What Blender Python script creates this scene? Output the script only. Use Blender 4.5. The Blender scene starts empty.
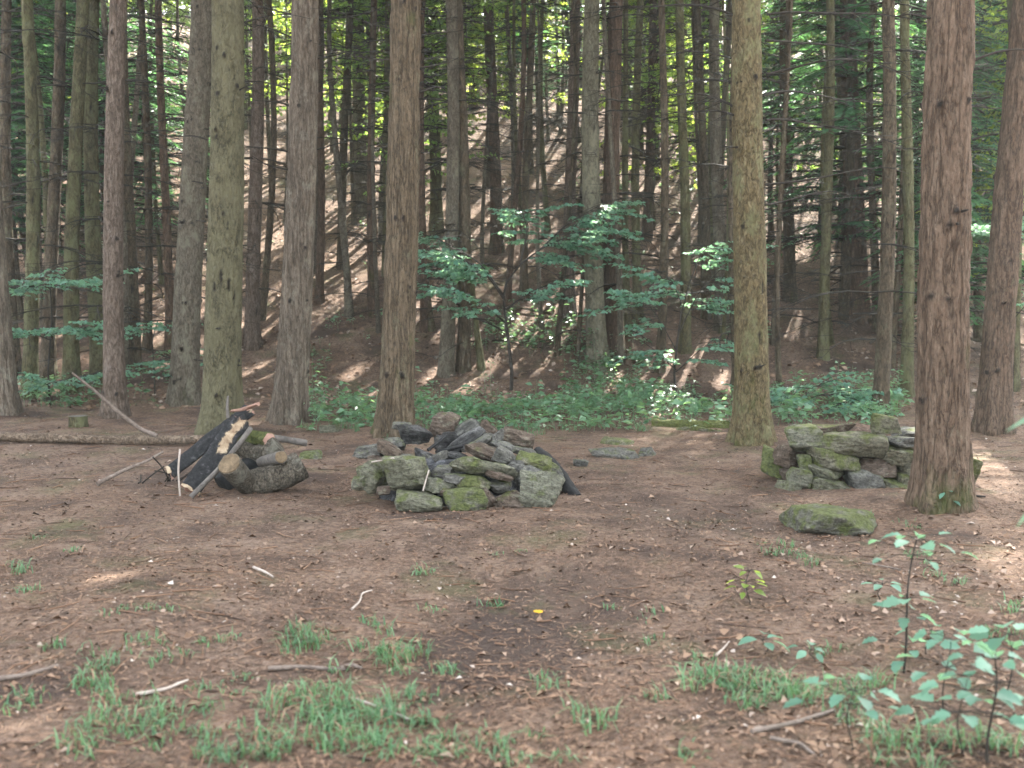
import bpy, bmesh, math, random
import numpy as np
from mathutils import Vector, Matrix

R = math.radians
SUN_EL, SUN_AZ = R(46), R(20)      # azimuth to the right of straight ahead
SC = bpy.context.scene
COL = SC.collection
RNG = np.random.default_rng(7)

# ------------------------------------------------------------------ camera maths
FPX, CAMZ, PITCH = 1098.0, 1.5, R(4.37)
CP, SP = math.cos(PITCH), math.sin(PITCH)

def ray(px, py):
    a, b = (px - 512) / FPX, (384 - py) / FPX
    return np.array([a, CP + b * SP, -SP + b * CP])

def pt(px, py, Y):
    d = ray(px, py)
    return np.array([0, 0, CAMZ]) + d * (Y / d[1])

# ------------------------------------------------------------------ noise
def _hash(i, j, k, s):
    n = (i * 374761393 + j * 668265263 + k * 2147483647 + s * 974711) & 0xFFFFFFFF
    n = ((n ^ (n >> 13)) * 1274126177) & 0xFFFFFFFF
    n = ((n ^ (n >> 16)) * 2246822519) & 0xFFFFFFFF
    return ((n ^ (n >> 15)) & 0xFFFF) / 32767.5 - 1.0

def vnoise(P, s=0):
    P = np.asarray(P, float)
    I = np.floor(P).astype(np.int64)
    f = P - I
    f = f * f * (3 - 2 * f)
    out = 0
    for a in (0, 1):
        for b in (0, 1):
            for c in (0, 1):
                w = (f[:, 0] if a else 1 - f[:, 0]) * (f[:, 1] if b else 1 - f[:, 1]) * (f[:, 2] if c else 1 - f[:, 2])
                out = out + w * _hash(I[:, 0] + a, I[:, 1] + b, I[:, 2] + c, s)
    return out

def fbm(P, o=4, s=0):
    P = np.asarray(P, float)
    t, a, out = 0, 1.0, 0
    for k in range(o):
        out = out + a * vnoise(P * 2 ** k + 17.3 * k, s + k)
        t += a
        a *= .5
    return out / t

# ------------------------------------------------------------------ terrain
MOUNDS = []
def H(x, y):
    x = np.atleast_1d(np.asarray(x, float)); y = np.atleast_1d(np.asarray(y, float))
    x, y = np.broadcast_arrays(x, y)
    t = np.maximum(0, y - 15.5 + .35 * np.sin(x * .5))
    tc = 60 * (1 - np.exp(-t / 55))
    h = .55 * (tc - 3 * (1 - np.exp(-tc / 3)))
    P = np.stack([x, y, np.zeros_like(x)], 1)
    for mx, my, mr, mh in MOUNDS:
        d2 = ((x - mx) ** 2 + (y - my) ** 2) / (mr * mr)
        h = h + mh * np.exp(-d2)
    h = h + fbm(P * .16, 3, 5) * .55 * np.clip(t / 7, 0, 1)
    h = h + fbm(P * .55, 3, 9) * .05 * np.clip((y + 2) / 6, .3, 1) + fbm(P * 2.6, 3, 12) * .022
    return h

def h1(x, y):
    return float(H(x, y)[0])

def ground_at(px, py):
    d = ray(px, py)
    o = np.array([0, 0, CAMZ])
    t = np.linspace(2, 90, 3000)
    P = o + d[None] * t[:, None]
    below = P[:, 2] < H(P[:, 0], P[:, 1])
    i = int(np.argmax(below)) if below.any() else len(t) - 1
    return np.array([P[i, 0], P[i, 1], h1(P[i, 0], P[i, 1])])

for _px, _py, _w in [(4, 413, 26), (115, 417, 22), (184, 402, 30), (221, 432, 40), (289, 421, 34), (394, 434, 36), (752, 442, 36), (942, 504, 52), (993, 430, 32)]:
    _g = ground_at(_px, _py); _r = _w / 2 * _g[1] / FPX
    MOUNDS.append((_g[0], _g[1], _r + .28, .085))
for _px, _py, _mr, _mh in [(560, 560, 1.4, .05), (250, 600, 1.0, .05), (700, 610, .9, -.045), (420, 585, .8, -.04), (520, 655, .7, -.04), (100, 640, .9, .05), (640, 700, .6, .035), (300, 540, 1.3, -.04)]:
    _g = ground_at(_px, _py); MOUNDS.append((_g[0], _g[1], _mr, _mh))

# ------------------------------------------------------------------ mesh builder
class MB:
    def __init__(s):
        s.V, s.L, s.T, s.M, s.A, s.K, s.n = [], [], [], [], [], [], 0

    def add(s, V, F, mat=0, var=.5, knot=None):
        V = np.asarray(V, float).reshape(-1, 3)
        F = np.asarray(F, np.int64)
        if len(F) == 0:
            return
        s.V.append(V); s.L.append((F + s.n).ravel()); s.T.append(np.full(len(F), F.shape[1]))
        s.M.append(np.broadcast_to(np.asarray(mat), (len(F),)).astype(np.int32))
        s.A.append(np.broadcast_to(np.asarray(var, float), (len(F),)))
        s.K.append(np.zeros(len(V)) if knot is None else knot)
        s.n += len(V)

    def mesh(s, name, mats, smooth=True):
        me = bpy.data.meshes.new(name)
        V = np.concatenate(s.V); L = np.concatenate(s.L); T = np.concatenate(s.T)
        me.vertices.add(len(V)); me.vertices.foreach_set('co', V.astype(np.float32).ravel())
        me.loops.add(len(L)); me.loops.foreach_set('vertex_index', L.astype(np.int32))
        me.polygons.add(len(T))
        me.polygons.foreach_set('loop_start', np.concatenate([[0], np.cumsum(T)[:-1]]).astype(np.int32))
        me.polygons.foreach_set('material_index', np.concatenate(s.M))
        me.polygons.foreach_set('use_smooth', np.full(len(T), smooth))
        for m in (mats if isinstance(mats, (list, tuple)) else [mats]):
            me.materials.append(m)
        a = me.attributes.new('var', 'FLOAT', 'FACE'); a.data.foreach_set('value', np.concatenate(s.A).astype(np.float32))
        k = np.concatenate(s.K)
        if k.any():
            a = me.attributes.new('knot', 'FLOAT', 'POINT'); a.data.foreach_set('value', k.astype(np.float32))
        me.update(calc_edges=True)
        return me

    def build(s, name, mats, parent=None, smooth=True, loc=None):
        o = bpy.data.objects.new(name, s.mesh(name, mats, smooth))
        COL.objects.link(o)
        if parent: o.parent = parent
        if loc is not None: o.location = loc
        return o

def tag(o, label=None, cat=None, group=None, kind=None):
    if label: o['label'] = label
    if cat: o['category'] = cat
    if group: o['group'] = group
    if kind: o['kind'] = kind
    return o

def empty(name, loc, label=None, cat=None, group=None):
    o = bpy.data.objects.new(name, None)
    o.empty_display_size = .1
    COL.objects.link(o)
    o.location = loc
    return tag(o, label, cat, group)

def part(name, me, parent):
    o = bpy.data.objects.new(name, me)
    COL.objects.link(o)
    o.parent = parent
    return o

def norm(v):
    return v / np.maximum(np.linalg.norm(v, axis=-1, keepdims=True), 1e-9)

def tube(mb, P, r, segs=8, mat=0, disp=None, cap=True, var=.5, capmat=None, flat=1.0):
    P = np.asarray(P, float); K = len(P)
    r = np.broadcast_to(np.asarray(r, float), (K,))
    T = norm(np.gradient(P, axis=0))
    ref = np.array([0, 0, 1.]) if abs(T[0, 2]) < .8 else np.array([1., 0, 0])
    N = norm(np.cross(T, ref)); B = np.cross(T, N)
    th = np.linspace(0, 2 * math.pi, segs, endpoint=False)
    rad = r[:, None] * np.ones((1, segs))
    if disp is not None:
        rad = rad + disp(th[None] * np.ones((K, 1)), np.arange(K)[:, None] * np.ones((1, segs)))
    V = P[:, None] + rad[..., None] * (np.cos(th)[None, :, None] * N[:, None] + flat * np.sin(th)[None, :, None] * B[:, None])
    i = np.arange(K - 1)[:, None] * segs; j = np.arange(segs)[None]; jn = (j + 1) % segs
    F = np.stack([i + j, i + jn, i + segs + jn, i + segs + j], -1).reshape(-1, 4)
    mb.add(V.reshape(-1, 3), F, mat, var)
    if cap:
        for e, c in ((0, P[0]), (K - 1, P[-1])):
            ring = V[e]
            VV = np.vstack([ring, c[None]])
            FF = np.array([[k, (k + 1) % segs, segs] if e else [(k + 1) % segs, k, segs] for k in range(segs)])
            mb.add(VV, FF, mat if capmat is None else capmat, var)
    return V

def resample(P, n):
    P = np.asarray(P, float)
    d = np.concatenate([[0], np.cumsum(np.linalg.norm(np.diff(P, axis=0), axis=1))])
    t = np.linspace(0, d[-1], n)
    # smooth (catmull-like): linear then 2 box passes
    Q = np.stack([np.interp(t, d, P[:, k]) for k in range(3)], 1)
    for _ in range(2):
        Q[1:-1] = (Q[:-2] + 2 * Q[1:-1] + Q[2:]) / 4
    return Q

def leaf_quads(mb, P, D, N, L, W, mat, var, fold=.15):
    D = norm(D); S = norm(np.cross(D, N)); N = np.cross(S, D)
    L = np.asarray(L).reshape(-1, 1); W = np.asarray(W).reshape(-1, 1)
    a = P; c = P + D * L - N * L * .12
    m = P + D * L * .45
    b = m + S * W / 2 + N * W * fold
    d = m - S * W / 2 + N * W * fold
    V = np.stack([a, b, c, d], 1).reshape(-1, 3)
    F = np.arange(len(P) * 4).reshape(-1, 4)
    mb.add(V, F, mat, var)

# ------------------------------------------------------------------ materials
def new_mat(name):
    m = bpy.data.materials.new(name); m.use_nodes = True
    nt = m.node_tree; nt.nodes.clear()
    return m, nt

def N_(nt, t, **kw):
    n = nt.nodes.new(t)
    for k, v in kw.items():
        if k.startswith('i_'):
            n.inputs[k[2:].replace('_', ' ')].default_value = v
        else:
            setattr(n, k, v)
    return n

def ramp(nt, src, stops, interp='LINEAR'):
    n = nt.nodes.new('ShaderNodeValToRGB'); n.color_ramp.interpolation = interp
    e = n.color_ramp.elements
    while len(e) > 1: e.remove(e[-1])
    for i, (p, c) in enumerate(stops):
        if i == 0: e[0].position = p
        else: e.new(p)
        c = c if isinstance(c, (tuple, list)) else (c, c, c)
        e[i].color = (*c[:3], 1)
    if src is not None: nt.links.new(src, n.inputs[0])
    return n.outputs[0]

def mix(nt, f, a, b, mode='MIX'):
    n = nt.nodes.new('ShaderNodeMix'); n.data_type = 'RGBA'; n.blend_type = mode
    for sock, v in ((n.inputs[0], f), (n.inputs[6], a), (n.inputs[7], b)):
        if hasattr(v, 'is_linked'): nt.links.new(v, sock)
        elif isinstance(v, (tuple, list)): sock.default_value = (*v[:3], 1)
        else: sock.default_value = v
    return n.outputs[2]

def math_(nt, op, a, b=None):
    n = nt.nodes.new('ShaderNodeMath'); n.operation = op
    for i, v in enumerate((a, b)):
        if v is None: continue
        if hasattr(v, 'is_linked'): nt.links.new(v, n.inputs[i])
        else: n.inputs[i].default_value = v
    return n.outputs[0]

def coords(nt, scale=(1, 1, 1), rnd=True, kind='Object'):
    tc = nt.nodes.new('ShaderNodeTexCoord')
    src = tc.outputs[kind]
    if rnd:
        oi = nt.nodes.new('ShaderNodeObjectInfo')
        v = nt.nodes.new('ShaderNodeVectorMath'); v.operation = 'ADD'
        nt.links.new(src, v.inputs[0])
        mm = math_(nt, 'MULTIPLY', oi.outputs['Random'], 37.0)
        nt.links.new(mm, v.inputs[1]); src = v.outputs[0]
    mp = nt.nodes.new('ShaderNodeMapping'); mp.inputs['Scale'].default_value = scale
    nt.links.new(src, mp.inputs[0])
    return mp.outputs[0]

def noise(nt, vec, scale, detail=4, rough=.55, dist=0.):
    n = N_(nt, 'ShaderNodeTexNoise'); n.inputs['Scale'].default_value = scale
    n.inputs['Detail'].default_value = detail; n.inputs['Roughness'].default_value = rough; n.inputs['Distortion'].default_value = dist
    nt.links.new(vec, n.inputs['Vector'])
    return n.outputs['Fac']

def finish(m, nt, col, rough=.9, height=None, bs=.5, bd=.01, spec=.2):
    b = nt.nodes.new('ShaderNodeBsdfPrincipled')
    if hasattr(col, 'is_linked'): nt.links.new(col, b.inputs['Base Color'])
    else: b.inputs['Base Color'].default_value = (*col, 1)
    if hasattr(rough, 'is_linked'): nt.links.new(rough, b.inputs['Roughness'])
    else: b.inputs['Roughness'].default_value = rough
    b.inputs['Specular IOR Level'].default_value = spec
    if height is not None:
        bp = nt.nodes.new('ShaderNodeBump'); bp.inputs['Strength'].default_value = bs; bp.inputs['Distance'].default_value = bd
        nt.links.new(height, bp.inputs['Height']); nt.links.new(bp.outputs[0], b.inputs['Normal'])
    o = nt.nodes.new('ShaderNodeOutputMaterial'); nt.links.new(b.outputs[0], o.inputs[0])
    return m

def bark_mat(name, dark, mid, light, lichen, lam, moss=0.0, stretch=.16, fine=1.0, tone=.9):
    dark, mid, light, lichen = [(q[0] * tone, q[1] * tone * .96, q[2] * tone * .86) for q in (dark, mid, light, lichen)]
    m, nt = new_mat(name)
    v = coords(nt, (1, 1, stretch))
    v2 = coords(nt, (1, 1, .55))
    n1 = noise(nt, v, 26 * fine, 6, .62, .4)
    n2 = noise(nt, v, 75 * fine, 4, .6)
    n3 = noise(nt, v, 15 * fine, 5, .6, .6)
    crack = ramp(nt, math_(nt, 'ABSOLUTE', math_(nt, 'SUBTRACT', n3, .5)), [(0, 0.), (.035, .7), (.1, 1.)])
    flake = noise(nt, coords(nt, (1, 1, .4)), 48 * fine, 5, .7)
    c = ramp(nt, n1, [(.28, dark), (.5, mid), (.72, light)])
    big = noise(nt, v2, 2.2, 4, .6)
    c = mix(nt, ramp(nt, big, [(.35, 0.), (.65, .55)]), c, mix(nt, .5, mid, light))
    c = mix(nt, ramp(nt, n2, [(.45, 0.), (.75, .35)]), c, light)
    c = mix(nt, ramp(nt, flake, [(.36, .75), (.5, 0.)]), c, dark)
    c = mix(nt, ramp(nt, flake, [(.56, 0.), (.7, .5)]), c, tuple(x * 1.25 for x in light))
    c = mix(nt, math_(nt, 'MULTIPLY', math_(nt, 'SUBTRACT', 1., crack), .7), c, tuple(x * .7 for x in dark))
    if lam > 0:
        l1 = noise(nt, v2, 5.5, 8, .68)
        l2 = noise(nt, v2, 40, 3, .6)
        f = math_(nt, 'ADD', l1, math_(nt, 'MULTIPLY', math_(nt, 'SUBTRACT', l2, .5), .35))
        t = .78 - .45 * lam
        c = mix(nt, ramp(nt, f, [(t - .06, 0.), (t + .1, .85)]), c, lichen)
    if moss > 0:
        g = noise(nt, v2, 3.1, 7, .65)
        tc = nt.nodes.new('ShaderNodeTexCoord'); sx = nt.nodes.new('ShaderNodeSeparateXYZ'); nt.links.new(tc.outputs['Object'], sx.inputs[0])
        low = ramp(nt, math_(nt, 'MULTIPLY', sx.outputs['Z'], .6), [(0, .12), (1, 0.)])
        f = math_(nt, 'ADD', g, low)
        c = mix(nt, ramp(nt, f, [(.72 - .3 * moss, 0.), (.9 - .3 * moss, .8)]), c, (.045, .06, .015))
    k = N_(nt, 'ShaderNodeAttribute', attribute_name='knot')
    c = mix(nt, k.outputs['Fac'], c, (.018, .014, .011))
    hgt = math_(nt, 'ADD', math_(nt, 'ADD', math_(nt, 'MULTIPLY', crack, .6), flake), math_(nt, 'ADD', n1, math_(nt, 'MULTIPLY', n2, .5)))
    return finish(m, nt, c, .92, hgt, .9, .02, .15)

def leaf_mat(name, a, b, tr, trc, rough=.45, spec=.4):
    m, nt = new_mat(name)
    at = N_(nt, 'ShaderNodeAttribute', attribute_name='var')
    oi = nt.nodes.new('ShaderNodeObjectInfo')
    c = mix(nt, at.outputs['Fac'], a, b)
    hs = nt.nodes.new('ShaderNodeHueSaturation')
    nt.links.new(c, hs.inputs['Color'])
    nt.links.new(math_(nt, 'ADD', math_(nt, 'MULTIPLY', oi.outputs['Random'], .5), .75), hs.inputs['Value'])
    p = nt.nodes.new('ShaderNodeBsdfPrincipled')
    nt.links.new(hs.outputs[0], p.inputs['Base Color']); p.inputs['Roughness'].default_value = rough
    p.inputs['Specular IOR Level'].default_value = spec
    t = nt.nodes.new('ShaderNodeBsdfTranslucent')
    nt.links.new(mix(nt, at.outputs['Fac'], tuple(x * .7 for x in trc), trc), t.inputs['Color'])
    ms = nt.nodes.new('ShaderNodeMixShader'); ms.inputs[0].default_value = tr
    nt.links.new(p.outputs[0], ms.inputs[1]); nt.links.new(t.outputs[0], ms.inputs[2])
    o = nt.nodes.new('ShaderNodeOutputMaterial'); nt.links.new(ms.outputs[0], o.inputs[0])
    return m

def stone_mat(name, cols, moss, soot=0.0, tone=.85):
    cols = [tuple(x * tone for x in q) for q in cols]
    m, nt = new_mat(name)
    v = coords(nt, (1, 1, 1)); vs = coords(nt, (1, 1, 3.0))
    n1 = noise(nt, vs, 5, 8, .65, .3); n2 = noise(nt, v, 45, 5, .65); n3 = noise(nt, v, 9, 6, .6)
    c = ramp(nt, n1, [(.3, cols[0]), (.5, cols[1]), (.7, cols[2])])
    c = mix(nt, ramp(nt, n2, [(.36, .7), (.52, 0.)]), c, tuple(x * .35 for x in cols[0]))
    n4 = noise(nt, vs, 17, 7, .7, .4)
    c = mix(nt, ramp(nt, n4, [(.38, .65), (.5, 0.)]), c, tuple(x * .4 for x in cols[1]))
    c = mix(nt, ramp(nt, n4, [(.56, 0.), (.66, .55)]), c, tuple(min(.4, x * 1.35) for x in cols[2]))
    # pale crusty lichen
    lf = noise(nt, v, 14, 7, .7)
    c = mix(nt, ramp(nt, lf, [(.56, 0.), (.66, .55)]), c, tuple(x * tone for x in (.27, .26, .19)))
    oi = nt.nodes.new('ShaderNodeObjectInfo')
    if moss > 0:
        g = N_(nt, 'ShaderNodeNewGeometry'); sx = nt.nodes.new('ShaderNodeSeparateXYZ'); nt.links.new(g.outputs['Normal'], sx.inputs[0])
        f = math_(nt, 'ADD', n3, math_(nt, 'MULTIPLY', sx.outputs['Z'], .10))
        f = math_(nt, 'ADD', f, math_(nt, 'MULTIPLY', math_(nt, 'SUBTRACT', oi.outputs['Random'], .5), .16))
        t = .72 - .3 * moss
        mc = ramp(nt, n2, [(.3, (.03, .042, .01)), (.7, (.12, .135, .035))])
        c = mix(nt, ramp(nt, f, [(t - .05, 0.), (t + .1, .8)]), c, mc)
    if soot > 0:
        s = noise(nt, v, 4, 5, .6)
        c = mix(nt, ramp(nt, s, [(.36 + .3 * soot, .9), (.56 + .3 * soot, .0)]), c, (.009, .0085, .008))
    hgt = math_(nt, 'ADD', math_(nt, 'ADD', n1, n4), math_(nt, 'MULTIPLY', n2, .5))
    return finish(m, nt, c, .9, hgt, 1., .03, .15)

def wood_mat(name, a, b, stretch=(.1, 1, 1), scale=20, rough=.85):
    m, nt = new_mat(name)
    v = coords(nt, stretch)
    n1 = noise(nt, v, scale, 6, .65, .3); n2 = noise(nt, coords(nt), 6, 5, .6)
    c = ramp(nt, n1, [(.3, a), (.7, b)])
    c = mix(nt, ramp(nt, n2, [(.4, 0.), (.7, .5)]), c, tuple(x * .5 for x in a))
    return finish(m, nt, c, rough, n1, .7, .012, .2)

BARK = {
    'redbrown': bark_mat('bark_redbrown', (.05, .034, .025), (.12, .083, .063), (.2, .15, .118), (.18, .16, .125), .25, .25, .14),
    'brown': bark_mat('bark_brown', (.04, .03, .02), (.105, .08, .056), (.185, .146, .108), (.17, .165, .115), .30, .3, .11),
    'greybrown': bark_mat('bark_greybrown', (.06, .047, .038), (.13, .105, .086), (.21, .178, .15), (.22, .205, .175), .4, .0, .13),
    'red': bark_mat('bark_red', (.06, .043, .034), (.13, .1, .084), (.21, .17, .148), (.22, .19, .18), .3, .0, .25, 1.2),
    'lichen': bark_mat('bark_lichen', (.05, .045, .028), (.11, .10, .062), (.18, .165, .11), (.165, .155, .10), .7, .12, .5, 1.3, .72),
    'olive': bark_mat('bark_olive', (.05, .038, .02), (.125, .098, .055), (.2, .165, .1), (.16, .16, .09), .5, .35, .45, 1.2),
    'grey': bark_mat('bark_grey', (.06, .05, .04), (.13, .112, .09), (.2, .175, .145), (.2, .19, .15), .5, .1, .4, 1.2, .78),
    'darkred': bark_mat('bark_darkred', (.024, .016, .012), (.058, .04, .03), (.105, .076, .06), (.08, .075, .05), .15, .2, .2, 1., 1.6),
    'dark': bark_mat('bark_dark', (.018, .014, .01), (.045, .035, .026), (.085, .068, .05), (.08, .08, .055), .4, .15, .3, 1., 1.7),
    'mossy': bark_mat('bark_mossy', (.025, .022, .012), (.06, .055, .032), (.1, .09, .055), (.085, .09, .05), .6, .15, .4, 1., 1.35),
    'pale': bark_mat('bark_pale', (.08, .075, .055), (.16, .15, .115), (.25, .24, .19), (.25, .24, .18), .6, .0, .5, 1., .7),
}
M_TWIG = wood_mat('twig_bark', (.016, .013, .010), (.052, .043, .034), (1, 1, 1), 30)
M_STICK = wood_mat('stick_wood', (.09, .065, .05), (.22, .175, .145), (1, 1, 1), 30)
M_PALESTICK = wood_mat('bare_pale_wood', (.26, .21, .17), (.42, .36, .31), (1, 1, 1), 30)
M_LEAF = leaf_mat('young_leaf', (.05, .11, .04), (.12, .2, .065), .5, (.34, .54, .09))
M_LEAFY = leaf_mat('yellow_green_leaf', (.085, .15, .03), (.17, .26, .05), .55, (.5, .66, .09))
M_TEAL = leaf_mat('blue_green_leaf', (.06, .155, .11), (.14, .27, .19), .45, (.26, .48, .24), .5, .3)
M_NEEDLE = leaf_mat('conifer_needles', (.018, .042, .018), (.05, .095, .035), .38, (.12, .22, .04), .5, .3)
M_HEMLOCK = leaf_mat('hemlock_needles', (.022, .07, .04), (.055, .135, .065), .42, (.13, .32, .09), .5, .3)
M_UNDER = leaf_mat('undergrowth_leaf', (.05, .13, .07), (.15, .26, .15), .4, (.25, .44, .16), .38, .5)
M_GRASS = leaf_mat('grass_blade', (.045, .115, .055), (.13, .225, .11), .38, (.18, .33, .12), .42, .35)
M_YELLOW = leaf_mat('yellow_fallen_leaf', (.6, .33, .02), (.75, .45, .03), .3, (.7, .5, .05), .5, .3)

STONE = {
    'grey': stone_mat('stone_grey', [(.07, .066, .058), (.13, .125, .11), (.2, .19, .165)], .3),
    'moss': stone_mat('stone_mossy', [(.09, .082, .056), (.165, .15, .105), (.25, .23, .165)], .68),
    'green': stone_mat('stone_greenish', [(.085, .08, .055), (.15, .145, .1), (.215, .205, .15)], .5),
    'verygreen': stone_mat('stone_moss_covered', [(.08, .075, .06), (.14, .132, .105), (.2, .185, .15)], .95),
    'brown': stone_mat('stone_brown', [(.065, .045, .032), (.12, .088, .065), (.18, .14, .11)], .15),
    'soot': stone_mat('stone_sooty', [(.075, .07, .065), (.13, .125, .118), (.22, .21, .2)], .0, .12),
    'slate': stone_mat('stone_slate', [(.075, .07, .06), (.13, .122, .105), (.2, .19, .165)], .2),
    'pale': stone_mat('stone_pale', [(.11, .105, .075), (.18, .175, .13), (.26, .25, .19)], .5),
}
M_LOGBARK = bark_mat('log_bark', (.03, .025, .02), (.10, .086, .07), (.2, .18, .155), (.22, .215, .19), .45, .0, .9, 1.5)
M_LOGBROWN = bark_mat('brown_log_bark', (.07, .048, .036), (.17, .125, .095), (.27, .215, .175), (.18, .165, .14), .3, .0, .9, 1.)
M_CHAR = wood_mat('charred_wood', (.004, .004, .004), (.028, .027, .026), (1, 1, 1), 30, .8)
M_SPLIT = wood_mat('split_pale_wood', (.26, .18, .10), (.5, .4, .27), (.35, .35, .35), 26)
M_SPLITRED = wood_mat('split_red_wood', (.17, .09, .06), (.36, .22, .17), (.4, .4, .4), 26)
M_CUT = wood_mat('cut_wood_face', (.07, .048, .028), (.19, .135, .08), (1, 1, 1), 26)
M_GREYWOOD = wood_mat('weathered_log', (.055, .047, .04), (.16, .14, .122), (.6, .6, .6), 22)
M_MOSSLOG = stone_mat('moss_covered_bark', [(.05, .035, .025), (.09, .065, .045), (.13, .1, .07)], 1.2)

SOIL = [(*ground_at(505, 655)[:2], .55, 1.0, .85), (*ground_at(560, 600)[:2], .5, .8, .6), (*ground_at(470, 690)[:2], .35, .35, .6), (*ground_at(690, 520)[:2], .9, 1.2, .5), (*ground_at(165, 480)[:2], .45, .5, .7)]

def billet_mat():
    m, nt = new_mat('half_charred_wood')
    v = coords(nt); va = coords(nt, (.5, .5, .35))
    n1 = noise(nt, v, 30, 6, .65); n2 = noise(nt, va, 26, 6, .7, .5)
    ch = ramp(nt, n1, [(.35, (.003, .003, .003)), (.58, (.016, .015, .015)), (.75, (.075, .072, .07))])
    wd = ramp(nt, n2, [(.3, (.11, .062, .034)), (.5, (.24, .17, .105)), (.7, (.38, .3, .2))])
    k = N_(nt, 'ShaderNodeAttribute', attribute_name='knot')
    f = math_(nt, 'ADD', k.outputs['Fac'], math_(nt, 'MULTIPLY', math_(nt, 'SUBTRACT', n2, .5), 1.6))
    c = mix(nt, ramp(nt, f, [(.38, 0.), (.5, .25), (.62, 1.)]), ch, wd)
    return finish(m, nt, c, .75, math_(nt, 'ADD', n1, n2), .8, .015, .25)
M_BILLET = billet_mat()

def ground_mat():
    m, nt = new_mat('forest_floor')
    v = coords(nt, (1, 1, 1), False)
    big = noise(nt, v, .45, 5, .6); med = noise(nt, v, 2.6, 6, .62); fine = noise(nt, v, 28, 6, .7); vf = noise(nt, v, 130, 3, .7)
    c = ramp(nt, med, [(.28, (.078, .051, .036)), (.5, (.162, .104, .072)), (.7, (.235, .165, .12))])
    c = mix(nt, ramp(nt, big, [(.42, 0.), (.6, .6)]), c, (.175, .106, .066))
    cl = noise(nt, v, 1.7, 7, .7)
    c = mix(nt, ramp(nt, cl, [(.36, .6), (.5, 0.)]), c, (.05, .034, .026))
    c = mix(nt, ramp(nt, cl, [(.52, 0.), (.66, .55)]), c, (.265, .185, .135))
    c = mix(nt, ramp(nt, fine, [(.35, .75), (.55, 0.)]), c, (.035, .024, .019))
    c = mix(nt, ramp(nt, fine, [(.56, 0.), (.72, .6)]), c, (.28, .21, .175))
    c = mix(nt, ramp(nt, vf, [(.56, 0.), (.7, .6)]), c, (.34, .27, .23))
    # damp bare soil in patches, thin moss in others
    soil = noise(nt, v, .9, 5, .55)
    c = mix(nt, ramp(nt, soil, [(.56, 0.), (.66, .8)]), c, mix(nt, vf, (.022, .016, .013), (.085, .06, .05)))
    for (cx, cy, rx, ry, am) in SOIL:
        mp = nt.nodes.new('ShaderNodeMapping'); mp.vector_type = 'TEXTURE'
        mp.inputs['Location'].default_value = (cx, cy, 0); mp.inputs['Scale'].default_value = (rx, ry, 1e6)
        tcg = nt.nodes.new('ShaderNodeTexCoord'); nt.links.new(tcg.outputs['Object'], mp.inputs[0])
        ln = nt.nodes.new('ShaderNodeVectorMath'); ln.operation = 'LENGTH'; nt.links.new(mp.outputs[0], ln.inputs[0])
        f = math_(nt, 'ADD', ln.outputs['Value'], math_(nt, 'MULTIPLY', math_(nt, 'SUBTRACT', med, .5), 1.8))
        c = mix(nt, ramp(nt, f, [(.5, am), (1., 0.)]), c, mix(nt, vf, (.024, .017, .013), (.095, .068, .056)))
    mo = noise(nt, coords(nt, (1.1, .9, 1), False), 1.3, 7, .66)
    c = mix(nt, ramp(nt, mo, [(.54, 0.), (.72, .55)]), c, (.075, .095, .035))
    h = math_(nt, 'ADD', math_(nt, 'ADD', fine, math_(nt, 'MULTIPLY', vf, .6)), math_(nt, 'MULTIPLY', med, .6))
    return finish(m, nt, c, .95, h, 1., .03, .12)
M_GROUND = ground_mat()

def litter_mat(name, stops):
    m, nt = new_mat(name)
    at = N_(nt, 'ShaderNodeAttribute', attribute_name='var')
    c = ramp(nt, at.outputs['Fac'], stops)
    return finish(m, nt, c, .8, None, spec=.25)
M_LITTER = litter_mat('dead_leaves', [(0, (.05, .031, .02)), (.35, (.13, .076, .046)), (.7, (.225, .142, .092)), (.9, (.28, .215, .17)), (1, (.4, .34, .29))])
M_NEEDLES = litter_mat('fallen_needles', [(0, (.04, .025, .018)), (.5, (.155, .085, .05)), (1, (.29, .185, .12))])

# ------------------------------------------------------------------ the ground sheet
def axis_pts(a, b, near0, near1, fine, grow):
    p = [near0]
    s = fine
    out = list(np.arange(near0, near1, fine))
    x, s = near1, fine
    while x < b:
        out.append(x); s *= grow; x += s
    out.append(b)
    x, s = near0, fine
    left = []
    while x > a:
        s *= grow; x -= s; left.append(max(x, a))
    return np.array(sorted(set(left + out)))

gx = axis_pts(-260, 260, -4.5, 4.5, .05, 1.06)
gy = axis_pts(-60, 400, 3.0, 13.5, .05, 1.035)
GX, GY = np.meshgrid(gx, gy)
GZ = H(GX.ravel(), GY.ravel())
mb = MB()
nx, ny = len(gx), len(gy)
ii = (np.arange(ny - 1)[:, None] * nx + np.arange(nx - 1)[None]).reshape(-1)
mb.add(np.stack([GX.ravel(), GY.ravel(), GZ], 1), np.stack([ii, ii + 1, ii + nx + 1, ii + nx], 1))
tag(mb.build('ground', M_GROUND), 'brown needle covered forest floor rising into a wooded hillside behind', 'ground', kind='structure')

# ------------------------------------------------------------------ rocks
_bm = bmesh.new(); bmesh.ops.create_icosphere(_bm, subdivisions=5, radius=1)
ICO5 = (np.array([v.co[:] for v in _bm.verts]), np.array([[v.index for v in f.verts] for f in _bm.faces])); _bm.free()
_bm = bmesh.new(); bmesh.ops.create_icosphere(_bm, subdivisions=4, radius=1)
ICO4 = (np.array([v.co[:] for v in _bm.verts]), np.array([[v.index for v in f.verts] for f in _bm.faces])); _bm.free()

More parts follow.
